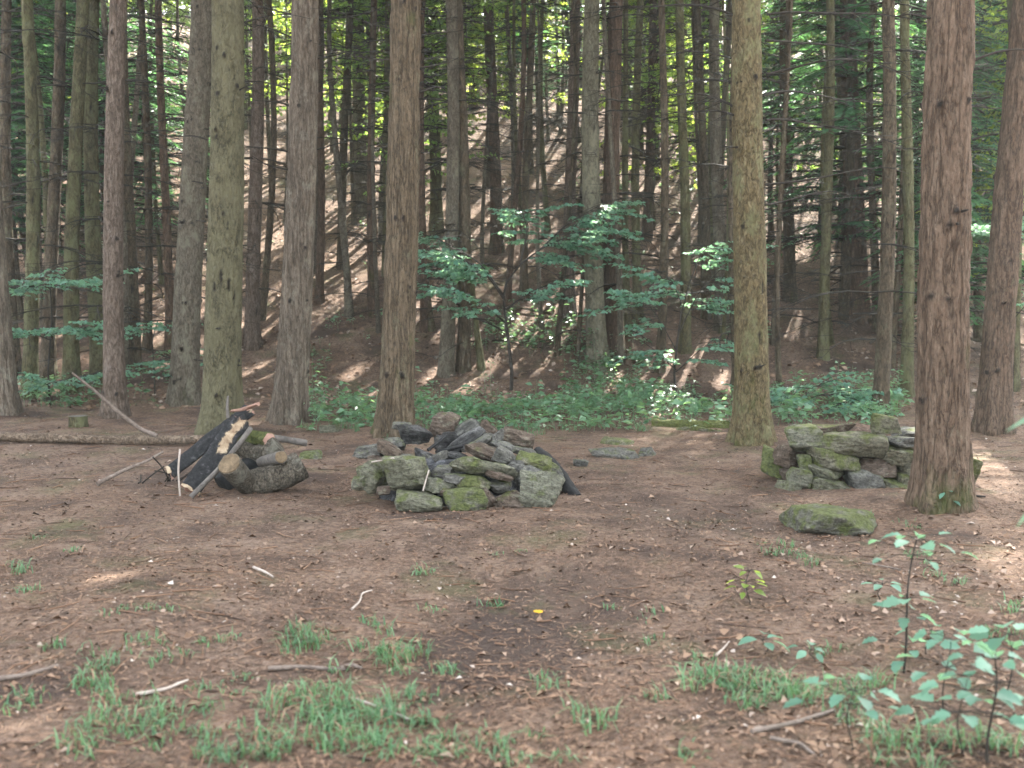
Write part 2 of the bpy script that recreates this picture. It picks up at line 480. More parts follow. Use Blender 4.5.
def rock_verts(w, d, h, seed, p=16, cuts=9, rough=.05, ico=ICO5):
    rg = np.random.default_rng(seed)
    n = [(1, 0, 0), (-1, 0, 0), (0, 1, 0), (0, -1, 0), (0, 0, 1), (0, 0, -1)]
    n = norm(np.array(n, float) + rg.normal(0, .2, (6, 3)))
    ex = norm(rg.normal(0, 1, (cuts, 3)) * np.array([1, 1, .7]))
    n = np.vstack([n, ex]); c = np.concatenate([rg.uniform(.66, .95, 6), rg.uniform(.74, 1.1, cuts)]); p = p * 2.3
    D = ico[0]
    q = np.maximum(0, D @ n.T) / c[None]
    r = (q ** p).sum(1) ** (-1 / p)
    V = D * r[:, None]
    lo, hi = V.min(0), V.max(0)
    V = (V - (lo + hi) / 2) / (hi - lo)
    V = V * np.array([w, d, h])
    s = (w * d * h) ** (1 / 3)
    off = rg.uniform(0, 50, 3)
    k = fbm(V / s * np.array([8, 8, 14]) + off, 3, seed + 9) * .03 + fbm(V / s * 1.8 + off, 3, seed) * rough * 1.5 + fbm(V / s * np.array([4, 4, 10]) + off, 4, seed + 5) * rough * .9
    V = V + D * (k * s)[:, None]
    return V

def stone(name, px, py, w, h, Y, mat, label, group=None, tilt=0., dep=None, seed=0, rz=None, p=16, cuts=13, cat='stone', rx=0.):
    """a loose stone whose middle is seen at a place of the photo, at a distance of Y metres"""
    c = pt(px, py, Y)
    s = Y / FPX
    W, Hh = w * s, h * s
    Dp = dep if dep else min(max(W * .75, Hh), W * 1.1)
    mb = MB()
    rg = np.random.default_rng(seed + 99)
    mb.add(rock_verts(W, Dp, Hh, seed, p, cuts), ICO5[1])
    o = mb.build(name, STONE[mat], loc=c)
    o.rotation_euler = (R(rx), R(tilt), R(rg.uniform(-14, 14) if rz is None else rz))
    return tag(o, label, cat, group)

# ---- fire ring
G1 = 'stones piled in the fire ring'
ring = [
 # px, py, w, h, Y, mat, tilt, p, label, dep
 (407, 474, 46, 40, 7.98, 'green', -6, 24, 'big angular grey green boulder at the left front of the fire ring', .32),
 (375, 475, 36, 33, 8.1, 'green', 4, 18, 'blocky greenish stone beside the angular boulder, left side of the fire ring', .28),
 (362, 482, 22, 17, 8.05, 'pale', 0, 12, 'small pale mossy stone lowest at the far left of the fire ring', .18),
 (374, 451, 40, 15, 8.45, 'slate', -4, 24, 'flat dark grey slab jutting out at the upper left of the fire ring', .3),
 (379, 461, 24, 11, 8.3, 'brown', 3, 16, 'thin brown stone tucked under the flat slab on the left of the fire ring', .2),
 (390, 450, 30, 12, 8.3, 'brown', 28, 22, 'reddish brown slab sloping down to the right behind the angular boulder', .2),
 (414, 434, 39, 20, 8.95, 'soot', 8, 14, 'sooty blue grey boulder high on the back left of the fire ring', .26),
 (396, 444, 22, 16, 8.9, 'grey', -10, 16, 'small grey stone wedged under the sooty boulder at the back left', .2),
 (444, 425, 28, 25, 9.2, 'brown', 4, 20, 'dark brown blocky stone standing tallest at the back of the fire ring', .2),
 (448, 441, 30, 22, 9.15, 'soot', 0, 16, 'blackened stone below the tallest brown block, inside the fire ring', .2),
 (468, 433, 40, 24, 9.15, 'grey', -35, 26, 'broad grey slab leaning at the back of the fire ring beside the tallest block', .12),
 (465, 441, 46, 13, 8.9, 'soot', -36, 26, 'narrow blackened slab leaning steeply in the middle of the fire ring', .18),
 (489, 429, 20, 17, 9.15, 'brown', 15, 18, 'small brown grey stone on the top rim right of the leaning slabs', .16),
 (495, 440, 27, 12, 8.8, 'slate', -38, 24, 'light grey slab leaning toward the brown block on the right rim', .14),
 (517, 440, 33, 25, 8.85, 'brown', 10, 20, 'squarish reddish brown stone at the top right of the fire ring', .24),
 (486, 453, 46, 15, 8.5, 'brown', 22, 24, 'flat brown slab sloping down right above the long front slab', .25),
 (504, 456, 25, 17, 8.35, 'slate', 20, 24, 'grey angular stone resting right of the flat brown slab', .2),
 (517, 466, 23, 14, 8.25, 'grey', 12, 18, 'small grey stone between the long slab and the pale leaning slab', .18),
 (482, 468, 72, 18, 8.05, 'green', 13, 28, 'long flat slab lying across the front of the fire ring', .26),
 (444, 472, 30, 13, 8.1, 'slate', -5, 20, 'grey slab left of the long slab on the front of the fire ring', .2),
 (440, 484, 36, 15, 7.97, 'pale', 8, 24, 'pale layered slab beside the angular boulder, low at the front', .22),
 (473, 483, 36, 15, 7.98, 'moss', 6, 18, 'yellow green mossy slab just under the long front slab', .22),
 (466, 501, 48, 30, 7.85, 'verygreen', 3, 10, 'rounded mossy green boulder on the ground at the front middle', .28),
 (420, 502, 50, 22, 7.85, 'green', 4, 10, 'flat half buried greenish stone on the ground under the angular boulder', .3),
 (487, 498, 20, 19, 7.9, 'brown', 25, 16, 'small brown stone right of the mossy front boulder', .18),
 (499, 487, 26, 15, 8.0, 'slate', 8, 18, 'dark stone in the shadow below the right end of the long slab', .2),
 (511, 503, 36, 24, 7.9, 'brown', 0, 14, 'low dark brown stone at the foot of the pale leaning slab', .22),
 (539, 492, 47, 45, 7.85, 'pale', 14, 26, 'large pale green slab leaning upright at the right front of the fire ring', .13),
 (534, 461, 38, 17, 8.35, 'moss', 12, 20, 'mossy flat stone on the right shoulder above the pale leaning slab', .26),
 (528, 476, 32, 22, 8.25, 'grey', 8, 16, 'grey stone mostly hidden behind the pale leaning slab', .25),
 (552, 474, 26, 26, 8.5, 'slate', 20, 14, 'dark stone under the charred log on the right of the fire ring', .25),
 (425, 455, 22, 13, 8.6, 'soot', 10, 18, 'small blackened stone inside the fire ring among the ash', .16),
 (441, 458, 18, 12, 8.4, 'slate', -20, 20, 'small blue grey stone at the front edge of the ash', .14),
]
ring += [
 (455, 478, 26, 8, 7.95, 'slate', 6, 30, 'thin slab squeezed between the pale layered slab and the long front slab', .2),
 (500, 476, 30, 8, 7.98, 'brown', 16, 30, 'thin brown slab right under the low end of the long front slab', .2),
 (398, 459, 30, 8, 8.2, 'slate', -12, 28, 'thin grey slab lying on top of the angular boulder', .22),
 (478, 444, 36, 8, 8.75, 'slate', -28, 30, 'thin slab leaning between the two blackened leaning slabs', .16),
 (504, 446, 26, 8, 8.6, 'grey', 24, 28, 'thin grey slab propped under the squarish reddish brown stone', .18),
 (402, 426, 22, 8, 9.15, 'slate', 10, 26, 'thin flat stone on the back rim left of the tallest block', .2),
 (524, 452, 30, 9, 8.55, 'slate', 14, 28, 'thin grey slab in front of the squarish reddish brown stone', .2),
 (455, 456, 30, 8, 8.45, 'soot', 14, 28, 'thin blackened slab tipped into the ash behind the long front slab', .2),
 (384, 490, 16, 9, 7.95, 'brown', 0, 14, 'small brown stone on the ground at the left foot of the fire ring', .12),
 (447, 492, 18, 8, 7.88, 'brown', 4, 18, 'small brown stone wedged left of the rounded mossy boulder', .14),
]
for i, (px, py, w, h, Y, m_, tl, p_, lab, dp) in enumerate(ring):
    stone('ring_stone', px, py, w, h, Y, m_, lab, G1, tl, dp, 300 + i, p=p_, rx=(-16 if i == 27 else 0))

# ash heap inside
def mound(name, cx, cy, rx, ry, hz, mat, label, cat, seed, pw=2.2, flat=0.):
    n, k = 26, 60
    rr = np.linspace(0, 1, n); th = np.linspace(0, 2 * math.pi, k, endpoint=False)
    RR, TH = np.meshgrid(rr, th, indexing='ij')
    x = cx + rx * RR * np.cos(TH); y = cy + ry * RR * np.sin(TH)
    z = H(x.ravel(), y.ravel()).reshape(x.shape) - .02 + hz * (1 - RR ** pw)
    P = np.stack([x, y, z], -1).reshape(-1, 3)
    P[:, 2] += fbm(P * 6, 4, seed) * .04
    P -= np.array([cx, cy, 0])
    i = np.arange(n - 1)[:, None] * k; j = np.arange(k)[None]; jn = (j + 1) % k
    mb = MB(); mb.add(P, np.stack([i + j, i + k + j, i + k + jn, i + jn], -1).reshape(-1, 4))
    return tag(mb.build(name, mat, loc=(cx, cy, 0)), label, cat)

def ash_mat():
    m, nt = new_mat('ash_and_char')
    v = coords(nt, (1, 1, 1), False)
    n1 = noise(nt, v, 9, 6, .65); n2 = noise(nt, v, 50, 4, .7)
    c = ramp(nt, n1, [(.35, (.012, .012, .013)), (.55, (.05, .05, .053)), (.7, (.16, .16, .165))])
    c = mix(nt, ramp(nt, n2, [(.5, 0.), (.7, .4)]), c, (.2, .19, .18))
    return finish(m, nt, c, .95, n2, .8, .02, .1)
mound('ash_heap', *pt(458, 470, 8.5)[:2], .62, .58, .30, ash_mat(), 'blackened ash and charcoal heaped inside the stone fire ring', 'ash', 4, 4.)

def log_obj(name, P, r, mat, label, cat='log', seed=0, segs=20, n=30, amp=.08, end=None, group=None, taper=None, flat=1.):
    P = resample(P, n); c = P[0].copy()
    mb = MB()
    rr = np.full(n, r) if taper is None else np.linspace(r, taper, n)
    rg = np.random.default_rng(seed)
    off = rg.uniform(0, 40)
    def disp(th, k):
        Q = np.stack([np.cos(th) * 1.5 + off, np.sin(th) * 1.5, k * .25], -1).reshape(-1, 3)
        return (fbm(Q, 3, seed) * rr.mean() * amp * 2 + fbm(Q * np.array([4, 4, 1]), 2, seed + 3) * rr.mean() * amp).reshape(th.shape)
    V = tube(mb, P - c, rr, segs, 0, disp, True, flat=flat)
    o = mb.build(name, mat, loc=c)
    tag(o, label, cat, group)
    if end is not None:
        for e, m_ in end:
            ring_ = V[0 if e == 0 else -1] ; cc = ring_.mean(0)
            d = norm((P[0] - P[1]) if e == 0 else (P[-1] - P[-2]))
            k = len(ring_)
            m2 = MB()
            base = cc + (ring_ - cc) * .93
            out = cc + (ring_ - cc) * .86 + d * .008
            VV = np.vstack([base, out, (cc + d * .01)[None]])
            FF = [[i, (i + 1) % k, k + (i + 1) % k, k + i] for i in range(k)]
            m2.add(VV, FF)
            m2.add(VV, [[k + i, k + (i + 1) % k, 2 * k] for i in range(k)])
            m2.build('cut_end', m_, o, smooth=False)
    return o

log_obj('charred_log', [pt(536, 452, 8.75), pt(552, 466, 8.65), pt(566, 484, 8.5), pt(577, 500, 8.35)], .055, M_CHAR,
        'charred log sloping off the right rim of the fire ring to the ground', seed=5, amp=.12)
log_obj('stick', [pt(429, 470, 7.88), pt(426, 480, 7.84), pt(423, 491, 7.8)], .006, M_PALESTICK, 'thin pale stick standing against the front stones of the fire ring', 'stick', n=6, segs=6)
log_obj('stick', [pt(372, 462, 7.98), pt(384, 460, 7.92), pt(394, 458, 7.9)], .007, M_PALESTICK, 'short pale stick lying on the blocky stones left of the fire ring', 'stick', n=6, segs=6)
for i, (a, b, lab) in enumerate([((428, 450), (446, 436), 'charred stick poking up out of the ash toward the tallest block'), ((436, 452), (462, 446), 'charred stick lying flat across the ash in the fire ring')]):
    log_obj('charred_stick', [pt(*a, 8.6), pt(*b, 8.75)], .014, M_CHAR, lab, 'stick', seed=30 + i, n=8, segs=8)

# ---- low stone wall on the right
G2 = 'stones of the low dry stone wall'
wall = [
 (801, 440, 37, 27, 8.8, 'pale', 0, 10, 'big pale rounded stone on the top left corner of the low wall', .34),
 (852, 444, 62, 20, 8.72, 'moss', 2, 14, 'longest rectangular block in the top course of the low wall', .34),
 (898, 441, 34, 9, 8.75, 'slate', 2, 20, 'thin dark slab in the top course of the low wall near the tree', .32),
 (836, 429, 40, 9, 8.95, 'brown', 0, 22, 'flat brown slab lying on top of the low wall', .34),
 (886, 424, 27, 17, 8.8, 'moss', 3, 14, 'lone squarish stone sitting on top of the low wall', .2),
 (908, 433, 34, 10, 9.1, 'grey', 0, 16, 'flat grey stone on the wall top just left of the big tree', .4),
 (773, 461, 21, 27, 9.15, 'verygreen', 0, 12, 'upright mossy stone at the far left end of the low wall', .3),
 (788, 457, 27, 21, 8.95, 'brown', 4, 14, 'brown stone under the pale corner stone of the low wall', .3),
 (804, 462, 13, 13, 8.75, 'pale', 0, 12, 'small pale filler stone in the middle course of the low wall', .2),
 (832, 460, 47, 21, 8.7, 'moss', 7, 12, 'rounded oblong stone under the longest block of the low wall', .32),
 (896, 454, 30, 18, 8.7, 'moss', 4, 14, 'mossy block in the second course of the low wall near the tree', .3),
 (874, 467, 44, 18, 8.72, 'brown', 2, 12, 'dark brown stone in the middle course under the longest block', .3),
 (907, 468, 23, 18, 8.68, 'moss', -4, 12, 'mossy stone in the middle course touching the big tree', .28),
 (799, 477, 22, 18, 8.65, 'pale', 10, 16, 'pale angular stone low at the left end of the low wall', .25),
 (787, 474, 14, 14, 8.95, 'brown', 0, 12, 'small brown stone low on the left end behind the pale angular stone', .2),
 (828, 473, 38, 11, 8.66, 'green', 10, 20, 'thin tilted slab in the lower part of the low wall', .3),
 (826, 484, 38, 12, 8.62, 'green', 6, 16, 'flat stone just under the thin tilted slab of the low wall', .3),
 (862, 480, 36, 22, 8.64, 'grey', 6, 12, 'biggest grey stone in the bottom course of the low wall', .32),
 (895, 489, 34, 18, 8.58, 'green', 16, 18, 'wedge shaped stone on the ground near the foot of the big tree', .28),
 (906, 481, 22, 14, 8.64, 'moss', 8, 14, 'small mossy stone above the wedge shaped stone by the tree', .24),
 (824, 492, 20, 11, 8.55, 'pale', 0, 10, 'small pale stone on the ground at the foot of the low wall', .16),
 (791, 487, 22, 11, 8.6, 'green', 6, 10, 'half buried stone on the ground at the left foot of the low wall', .2),
 (968, 469, 15, 22, 8.7, 'moss', 0, 12, 'mossy stone peeking out right of the big tree', .3),
]
for i, (px, py, w, h, Y, m_, tl, p_, lab, dp) in enumerate(wall):
    stone('wall_stone', px, py, w * 1.1, h * 1.17, Y, m_, lab, G2, tl, dp, 500 + i, p=p_, cuts=6)
# soil core of the wall
c0 = pt(870, 460, 9.25)
mound('soil_core', c0[0] - .05, 9.3, .80, .48, .43, M_GROUND, 'litter covered soil filling the top of the low stone wall', 'soil', 8, 5.)

# ---- loose stones on the floor
loose = [
 (833, 522, 92, 25, 7.2, 'verygreen', 1, 12, 'large flat mossy stone lying alone in front of the low wall', .55, 7),
 (612, 455, 52, 13, 10.6, 'slate', 2, 14, 'long flat grey stone sunk in the floor right of the fire ring', .4, 8),
 (648, 454, 20, 11, 10.7, 'slate', 0, 12, 'small grey stone beside the long flat grey stone', .2, 9),
 (581, 464, 16, 8, 10.0, 'grey', 0, 10, 'little grey stone just left of the long flat grey stone', .15, 10),
 (618, 443, 40, 7, 11.6, 'moss', 0, 14, 'flat moss tinted stone behind the long flat grey stone', .4, 11),
 (311, 458, 22, 14, 10.5, 'pale', 4, 14, 'pale greenish stone on the floor right of the log pile', .2, 12),
 (331, 433, 24, 14, 12.4, 'green', -6, 18, 'greenish stone near the foot of the middle tree', .25, 13),
 (352, 438, 30, 6, 12.2, 'brown', 4, 20, 'thin brown slab on the floor just left of the middle tree', .3, 14),
 (752, 568, 20, 9, 6.2, 'slate', 5, 14, 'dark flat stone in the floor behind a yellow green seedling', .12, 15),
 (696, 431, 54, 8, 12.55, 'moss', 0, 14, 'low flat stone against the mossy fallen log', .2, 18),
]
for px, py, w, h, Y, m_, tl, p_, lab, dp, sd in loose:
    stone('stone', px, py, w, h * 1.25, Y, m_, lab, None, tl, dp, 700 + sd, p=p_)
log_obj('mossy_log', [pt(652, 425, 12.9), pt(690, 426, 12.8), pt(740, 428, 12.8)], .075, M_MOSSLOG, 'dark mossy log at the clearing edge left of the right hand tree', seed=14, amp=.15)

# ------------------------------------------------------------------ log pile
def split_log(name, a, b, r, face_dir, label, seed, pale0=.45, mats=None):
    """half round billet: round charred back, flat split face turned along face_dir"""
    a, b = np.asarray(a), np.asarray(b); n = 40
    P = a[None] + (b - a)[None] * np.linspace(0, 1, n)[:, None]
    T = norm(b - a); F = np.asarray(face_dir, float); F = norm(F - T * (F @ T)); S = np.cross(T, F)
    th = np.linspace(0, math.pi, 13)
    prof = [(-math.cos(t), -math.sin(t) * .8) for t in th] + [(x, .12 * (1 - x * x)) for x in np.linspace(.75, -.75, 7)]
    k = len(prof)
    V = np.zeros((n, k, 3)); off = seed * 3.1
    for i in range(n):
        for j, (x, y) in enumerate(prof):
            V[i, j] = P[i] + r * (x * S + y * F)
    q = fbm(np.concatenate([(V.reshape(-1, 3)) * np.array([14, 14, 4]) + off], 0), 4, seed) * r * .22
    V = V + (norm((V - P[:, None]).reshape(-1, 3)) * q[:, None]).reshape(n, k, 3)
    ends = fbm(np.stack([np.arange(k) * 1.7, np.zeros(k), np.full(k, off)], 1), 2, seed) * .12
    V[0] += ends[:, None] * T * .3; V[-1] += ends[:, None] * T * .6
    V -= a
    i = np.arange(n - 1)[:, None] * k; j = np.arange(k)[None]; jn = (j + 1) % k
    Fc = np.stack([i + j, i + jn, i + k + jn, i + k + j], -1)
    mm = np.zeros((n - 1, k), int)
    tt = np.linspace(0, 1, n - 1)[:, None] + fbm(np.stack([np.repeat(np.arange(n - 1) * .3, k), np.tile(np.arange(k) * .8, n - 1), np.full((n - 1) * k, off)], 1), 2, seed).reshape(n - 1, k) * .22
    face = (np.arange(k)[None] >= 12) * np.ones((n - 1, 1))
    fv = (np.arange(k)[None] >= 12) * np.ones((n, 1)); tv = np.linspace(0, 1, n)[:, None]
    fv = fv * np.clip(1.05 - .3 * np.abs(np.arange(k)[None] - 15.5), 0, 1); kn = fv * np.clip(.5 + (tv - pale0) * 5, 0, 1) + (tv < .05) * .6
    mb = MB(); mb.add(V.reshape(-1, 3), Fc.reshape(-1, 4), mm.ravel(), .5, np.clip(kn, 0.001, 1).ravel())
    for e in (0, n - 1):
        c = V[e].mean(0)
        mb.add(np.vstack([V[e], c[None]]), [[q_, (q_ + 1) % k, k] if e else [(q_ + 1) % k, q_, k] for q_ in range(k)], 2)
    return tag(mb.build(name, mats or [M_BILLET, M_SPLIT, M_SPLITRED], loc=a), label, 'firewood', 'logs heaped in the wood pile')

G3 = 'logs heaped in the wood pile'
split_log('split_log', pt(169, 473, 8.75), pt(249, 410, 9.0), .062, (-.3, -1, .2), 'charred split log at the back of the pile with a reddish broken butt', 3, .96)
split_log('split_log', pt(190, 490, 8.35), pt(241, 419, 8.75), .082, (.2, -1, .45), 'charred split log showing a bright pale split face at its top', 6, .52)
log_obj('pole', [pt(191, 497, 8.2), pt(222, 466, 8.3), pt(251, 428, 8.55)], .02, M_GREYWOOD, 'long grey pole leaning on the charred split logs', 'firewood', 21, 10, 20, .1, group=G3)
log_obj('stick', [pt(180, 449, 8.15), pt(178, 470, 8.12), pt(180, 496, 8.1)], .0075, M_PALESTICK, 'thin pale stick standing upright in front of the wood pile', 'stick', 22, 6, 10)
log_obj('wood_splinter', [pt(228, 418, 8.85), pt(227, 406, 8.85), pt(228, 396, 8.85)], .016, M_GREYWOOD, 'short grey splinter sticking up behind the top of the split logs', 'firewood', 23, 8, 8, .2, taper=.008)
log_obj('broken_bark', [pt(232, 411, 8.9), pt(244, 409, 8.85), pt(258, 404, 8.8)], .03, M_SPLITRED, 'ragged reddish piece of wood on the very top of the wood pile', 'firewood', 24, 8, 10, .3, flat=.5)
log_obj('round_log', [pt(229, 464, 8.2), pt(240, 476, 8.35), pt(252, 487, 8.55), pt(262, 492, 8.7)], .092, M_LOGBARK, 'thick log in front with its round sawn end facing the camera', 'firewood', 25, 24, 24, .09, [(0, M_CUT)], G3)
log_obj('round_log', [pt(250, 484, 8.5), pt(268, 480, 8.5), pt(286, 474, 8.55), pt(302, 465, 8.6)], .112, M_LOGBARK, 'fat grey weathered log lying on the right end of the wood pile', 'firewood', 26, 24, 24, .1, None, G3)
log_obj('round_log', [pt(240, 448, 8.9), pt(255, 454, 8.85), pt(268, 452, 8.8), pt(278, 444, 8.8)], .075, M_LOGBARK, 'crooked grey log on the upper right of the wood pile', 'firewood', 27, 20, 20, .12, None, G3)
log_obj('round_log', [pt(262, 462, 8.8), pt(272, 460, 8.6), pt(281, 457, 8.4)], .05, M_GREYWOOD, 'short thin log with a small sawn end in the middle of the wood pile', 'firewood', 28, 18, 14, .08, [(1, M_CUT)], G3)
log_obj('mossy_log', [pt(241, 438, 8.95), pt(256, 438, 8.9), pt(269, 440, 8.8)], .06, M_MOSSLOG, 'short moss topped log with a red broken end in the wood pile', 'firewood', 29, 20, 14, .14, [(1, M_SPLITRED)], G3)
log_obj('round_log', [pt(222, 486, 8.7), pt(240, 470, 8.8), pt(262, 465, 8.9)], .09, M_CHAR, 'blackened log hidden low in the shadow of the wood pile', 'firewood', 31, 18, 14, .1, None, G3)
log_obj('dead_pole', [pt(268, 437, 9.6), pt(288, 440, 9.7), pt(306, 443, 9.8)], .03, M_GREYWOOD, 'grey pole lying on the ground behind the wood pile', 'stick', 32, 10, 12, .12)

# fallen trunk & branches to the left
log_obj('fallen_log', [pt(-40, 435, 11.6), pt(40, 438, 11.5), pt(110, 440, 11.4), pt(180, 440, 11.3), pt(262, 438, 11.2)], .05, M_LOGBROWN,
        'long thin fallen trunk lying across the left side of the clearing', 'log', 41, 18, 60, .1, taper=.045)
log_obj('fallen_branch', [pt(157, 436, 11.2), pt(140, 429, 11.2), pt(118, 412, 11.1), pt(94, 390, 11.0), pt(72, 373, 10.9)], .026, M_STICK,
        'bare crooked branch rising from the fallen trunk toward the upper left', 'branch', 42, 8, 30, .1, taper=.012)
log_obj('stick', [pt(97, 484, 8.8), pt(122, 471, 9.0), pt(145, 462, 9.2), pt(163, 452, 9.5)], .018, M_STICK, 'long pale broken stick pointing at the left side of the wood pile', 'stick', 43, 8, 16, .15, taper=.01)
rg = np.random.default_rng(44)
for i in range(9):
    a = pt(150 + rg.uniform(-18, 30), 470 + rg.uniform(-14, 6), 8.9)
    a[2] = h1(a[0], a[1]) + .02
    b = a + np.array([rg.uniform(-.22, .22), rg.uniform(-.2, .2), rg.uniform(.0, .22)])
    log_obj('twig', [a, (a + b) / 2 + rg.normal(0, .02, 3), b], .006, M_TWIG, 'thin dark twig in the brush left of the wood pile', 'twig', 60 + i, 6, 8, .1, group='brush twigs by the wood pile')
# stump
s0 = ground_at(78, 427)
mb = MB()
tube(mb, np.array([[0, 0, -.08], [0, 0, .03], [0, 0, .10], [0, 0, .13]]), [.12, .11, .105, .10], 20, 0, lambda t, k: .012 * np.sin(t * 5 + k) + .006 * np.sin(t * 11), True, capmat=1)
tag(mb.build('tree_stump', [BARK['mossy'], M_GREYWOOD], loc=s0), 'small dark cut stump near the fallen trunk on the left', 'stump')

# sticks on the near floor
def ground_stick(pxs, r, label, seed, mat=M_STICK, lift=.012):
    P = []
    for (x, y) in pxs:
        g = ground_at(x, y); g[2] += lift; P.append(g)
    log_obj('stick', P, r, mat, label, 'stick', seed, 8, 16, .15, taper=r * .6)
ground_stick([(-6, 684), (25, 679), (58, 671)], .012, 'grey stick lying by the left edge at the front of the clearing', 71)
ground_stick([(136, 699), (165, 693), (188, 684)], .008, 'thin stick on the grass at the front left', 72, M_PALESTICK)
ground_stick([(352, 704), (385, 713), (412, 725)], .007, 'pale stick lying in the front grass patch', 73, M_PALESTICK)
ground_stick([(752, 737), (790, 729), (834, 714)], .011, 'forked brown stick on the floor at the lower right', 74)
ground_stick([(770, 742), (800, 750), (815, 762)], .008, 'short curved stick below the forked brown stick', 75)
ground_stick([(268, 672), (300, 671), (345, 674)], .011, 'brown stick lying behind the biggest front grass patch', 76)
ground_stick([(352, 612), (360, 604), (362, 595), (372, 594)], .006, 'bent pale twig in the middle of the floor', 77, M_PALESTICK)
ground_stick([(254, 570), (264, 574), (273, 579)], .009, 'short pale stick lying on the bare floor left of centre', 78, M_PALESTICK)
ground_stick([(340, 672), (352, 670), (362, 673)], .013, 'chunk of pale wood beside a dark grass tuft', 79, M_STICK)
ground_stick([(716, 659), (724, 651), (729, 645)], .006, 'small pale twig right of the dark soil patch', 80, M_PALESTICK)
ground_stick([(900, 573), (880, 568), (862, 566)], .006, 'thin twig behind the tall seedling on the right', 81)
ground_stick([(925, 494), (950, 496), (985, 499)], .012, 'dark stick on the floor right of the big tree', 82, M_TWIG)

# ------------------------------------------------------------------ trees
def trunk_mesh(Ht, r0, lean, seed, segs, dz, zfine, amp, flare, whorls, curve=0., wounds=()):
    z = np.concatenate([np.arange(-.35, zfine, dz), np.linspace(zfine, Ht, 14)])
    rg = np.random.default_rng(seed)
    K = len(z)
    r = r0 * np.clip(1.06 - z / Ht * .95, .04, 1.1)
    cx = lean[0] * z + curve * np.sin(z * .55 + seed) * .12 - curve * math.sin(seed) * .12
    cy = lean[1] * z + curve * np.cos(z * .43 + seed) * .08 - curve * math.cos(seed) * .08
    th = np.linspace(0, 2 * math.pi, segs, endpoint=False)
    TH, Z = np.meshgrid(th, z)
    nl = rg.integers(4, 7); ph = rg.uniform(0, 6.28)
    fl = flare * np.exp(-np.maximum(Z, 0) / .28) * (1 + .55 * np.sin(nl * TH + ph) + .3 * np.sin((nl + 2) * TH + ph * 2))
    Rr = r[:, None] + fl
    off = rg.uniform(0, 60)
    Q = np.stack([np.cos(TH) * r0 * 1.0, np.sin(TH) * r0 * 1.0, Z], -1).reshape(-1, 3)
    d = np.abs(fbm(Q * np.array([34, 34, 5.5]) + off, 4, seed)) * amp * 3.2 + fbm(Q * np.array([10, 10, 2.2]) + off, 3, seed + 4) * amp * 2.2
    Rr = Rr + d.reshape(TH.shape)
    knot = np.zeros(TH.shape); stubs = []
    zz = whorls[0] if whorls else 99
    while zz < min(zfine, Ht):
        for _ in range(rg.integers(2, 5)):
            a, zk = rg.uniform(0, 6.28), zz + rg.normal(0, .03)
            da = np.angle(np.exp(1j * (TH - a))) * r0
            g = np.exp(-(da ** 2 + ((Z - zk) * .9) ** 2) / (2 * rg.uniform(.009, .02) ** 2))
            g = g * (1 + .8 * fbm(Q * 45, 2, seed + 3).reshape(g.shape))
            Rr = Rr + g * .02
            knot = np.maximum(knot, np.clip(g * 2.2 - .4, 0, 1))
            stubs.append((a, zk))
        zz += whorls[1] * rg.uniform(.7, 1.35)
    for (zk, a, sz, sw) in wounds:
        da = np.angle(np.exp(1j * (TH - a))) * r0
        g = np.exp(-((da / sw) ** 2 + ((Z - zk) / sz) ** 2) / 2)
        g = g * (1 + .9 * fbm(Q * 30, 3, seed + 8).reshape(g.shape))
        Rr = Rr - np.clip(g, 0, 1) * .02
        knot = np.maximum(knot, np.clip(g * 1.7 - .5, 0, 1))
    V = np.stack([cx[:, None] + Rr * np.cos(TH), cy[:, None] + Rr * np.sin(TH), Z], -1).reshape(-1, 3)
    i = np.arange(K - 1)[:, None] * segs; j = np.arange(segs)[None]; jn = (j + 1) % segs
    mb = MB(); mb.add(V, np.stack([i + j, i + jn, i + segs + jn, i + segs + j], -1).reshape(-1, 4), 0, .5, knot.ravel())
    return mb, stubs

def dead_branch(parent, z, az, L, r, droop, seed, lean=(0, 0), r0=.15, twigs=5, curve=.15):
    rg = np.random.default_rng(seed)
    n = 18; t = np.linspace(0, 1, n)
    az2 = az + np.cumsum(rg.normal(0, .09, n))
    P = np.zeros((n, 3)); st = L / n
    P[0] = (lean[0] * z + r0 * .7 * math.cos(az), lean[1] * z + r0 * .7 * math.sin(az), z)
    sl = .25 - droop * t + curve * np.sin(t * 5 + seed)
    for k in range(1, n):
        P[k] = P[k - 1] + st * np.array([math.cos(az2[k]), math.sin(az2[k]), sl[k]])
    mb = MB(); tube(mb, P, np.linspace(r, r * .25, n), 6)
    for q in range(twigs):
        k = rg.integers(4, n - 1); a2 = az + rg.choice([-1, 1]) * rg.uniform(.4, 1.1); l2 = L * rg.uniform(.12, .35)
        Q = P[k] + np.linspace(0, 1, 5)[:, None] * l2 * np.array([math.cos(a2), math.sin(a2), rg.uniform(-.5, .2)])
        tube(mb, Q, np.linspace(r * .4, r * .15, 5), 4, cap=False)
    return mb.build('dead_branch', M_TWIG, parent)

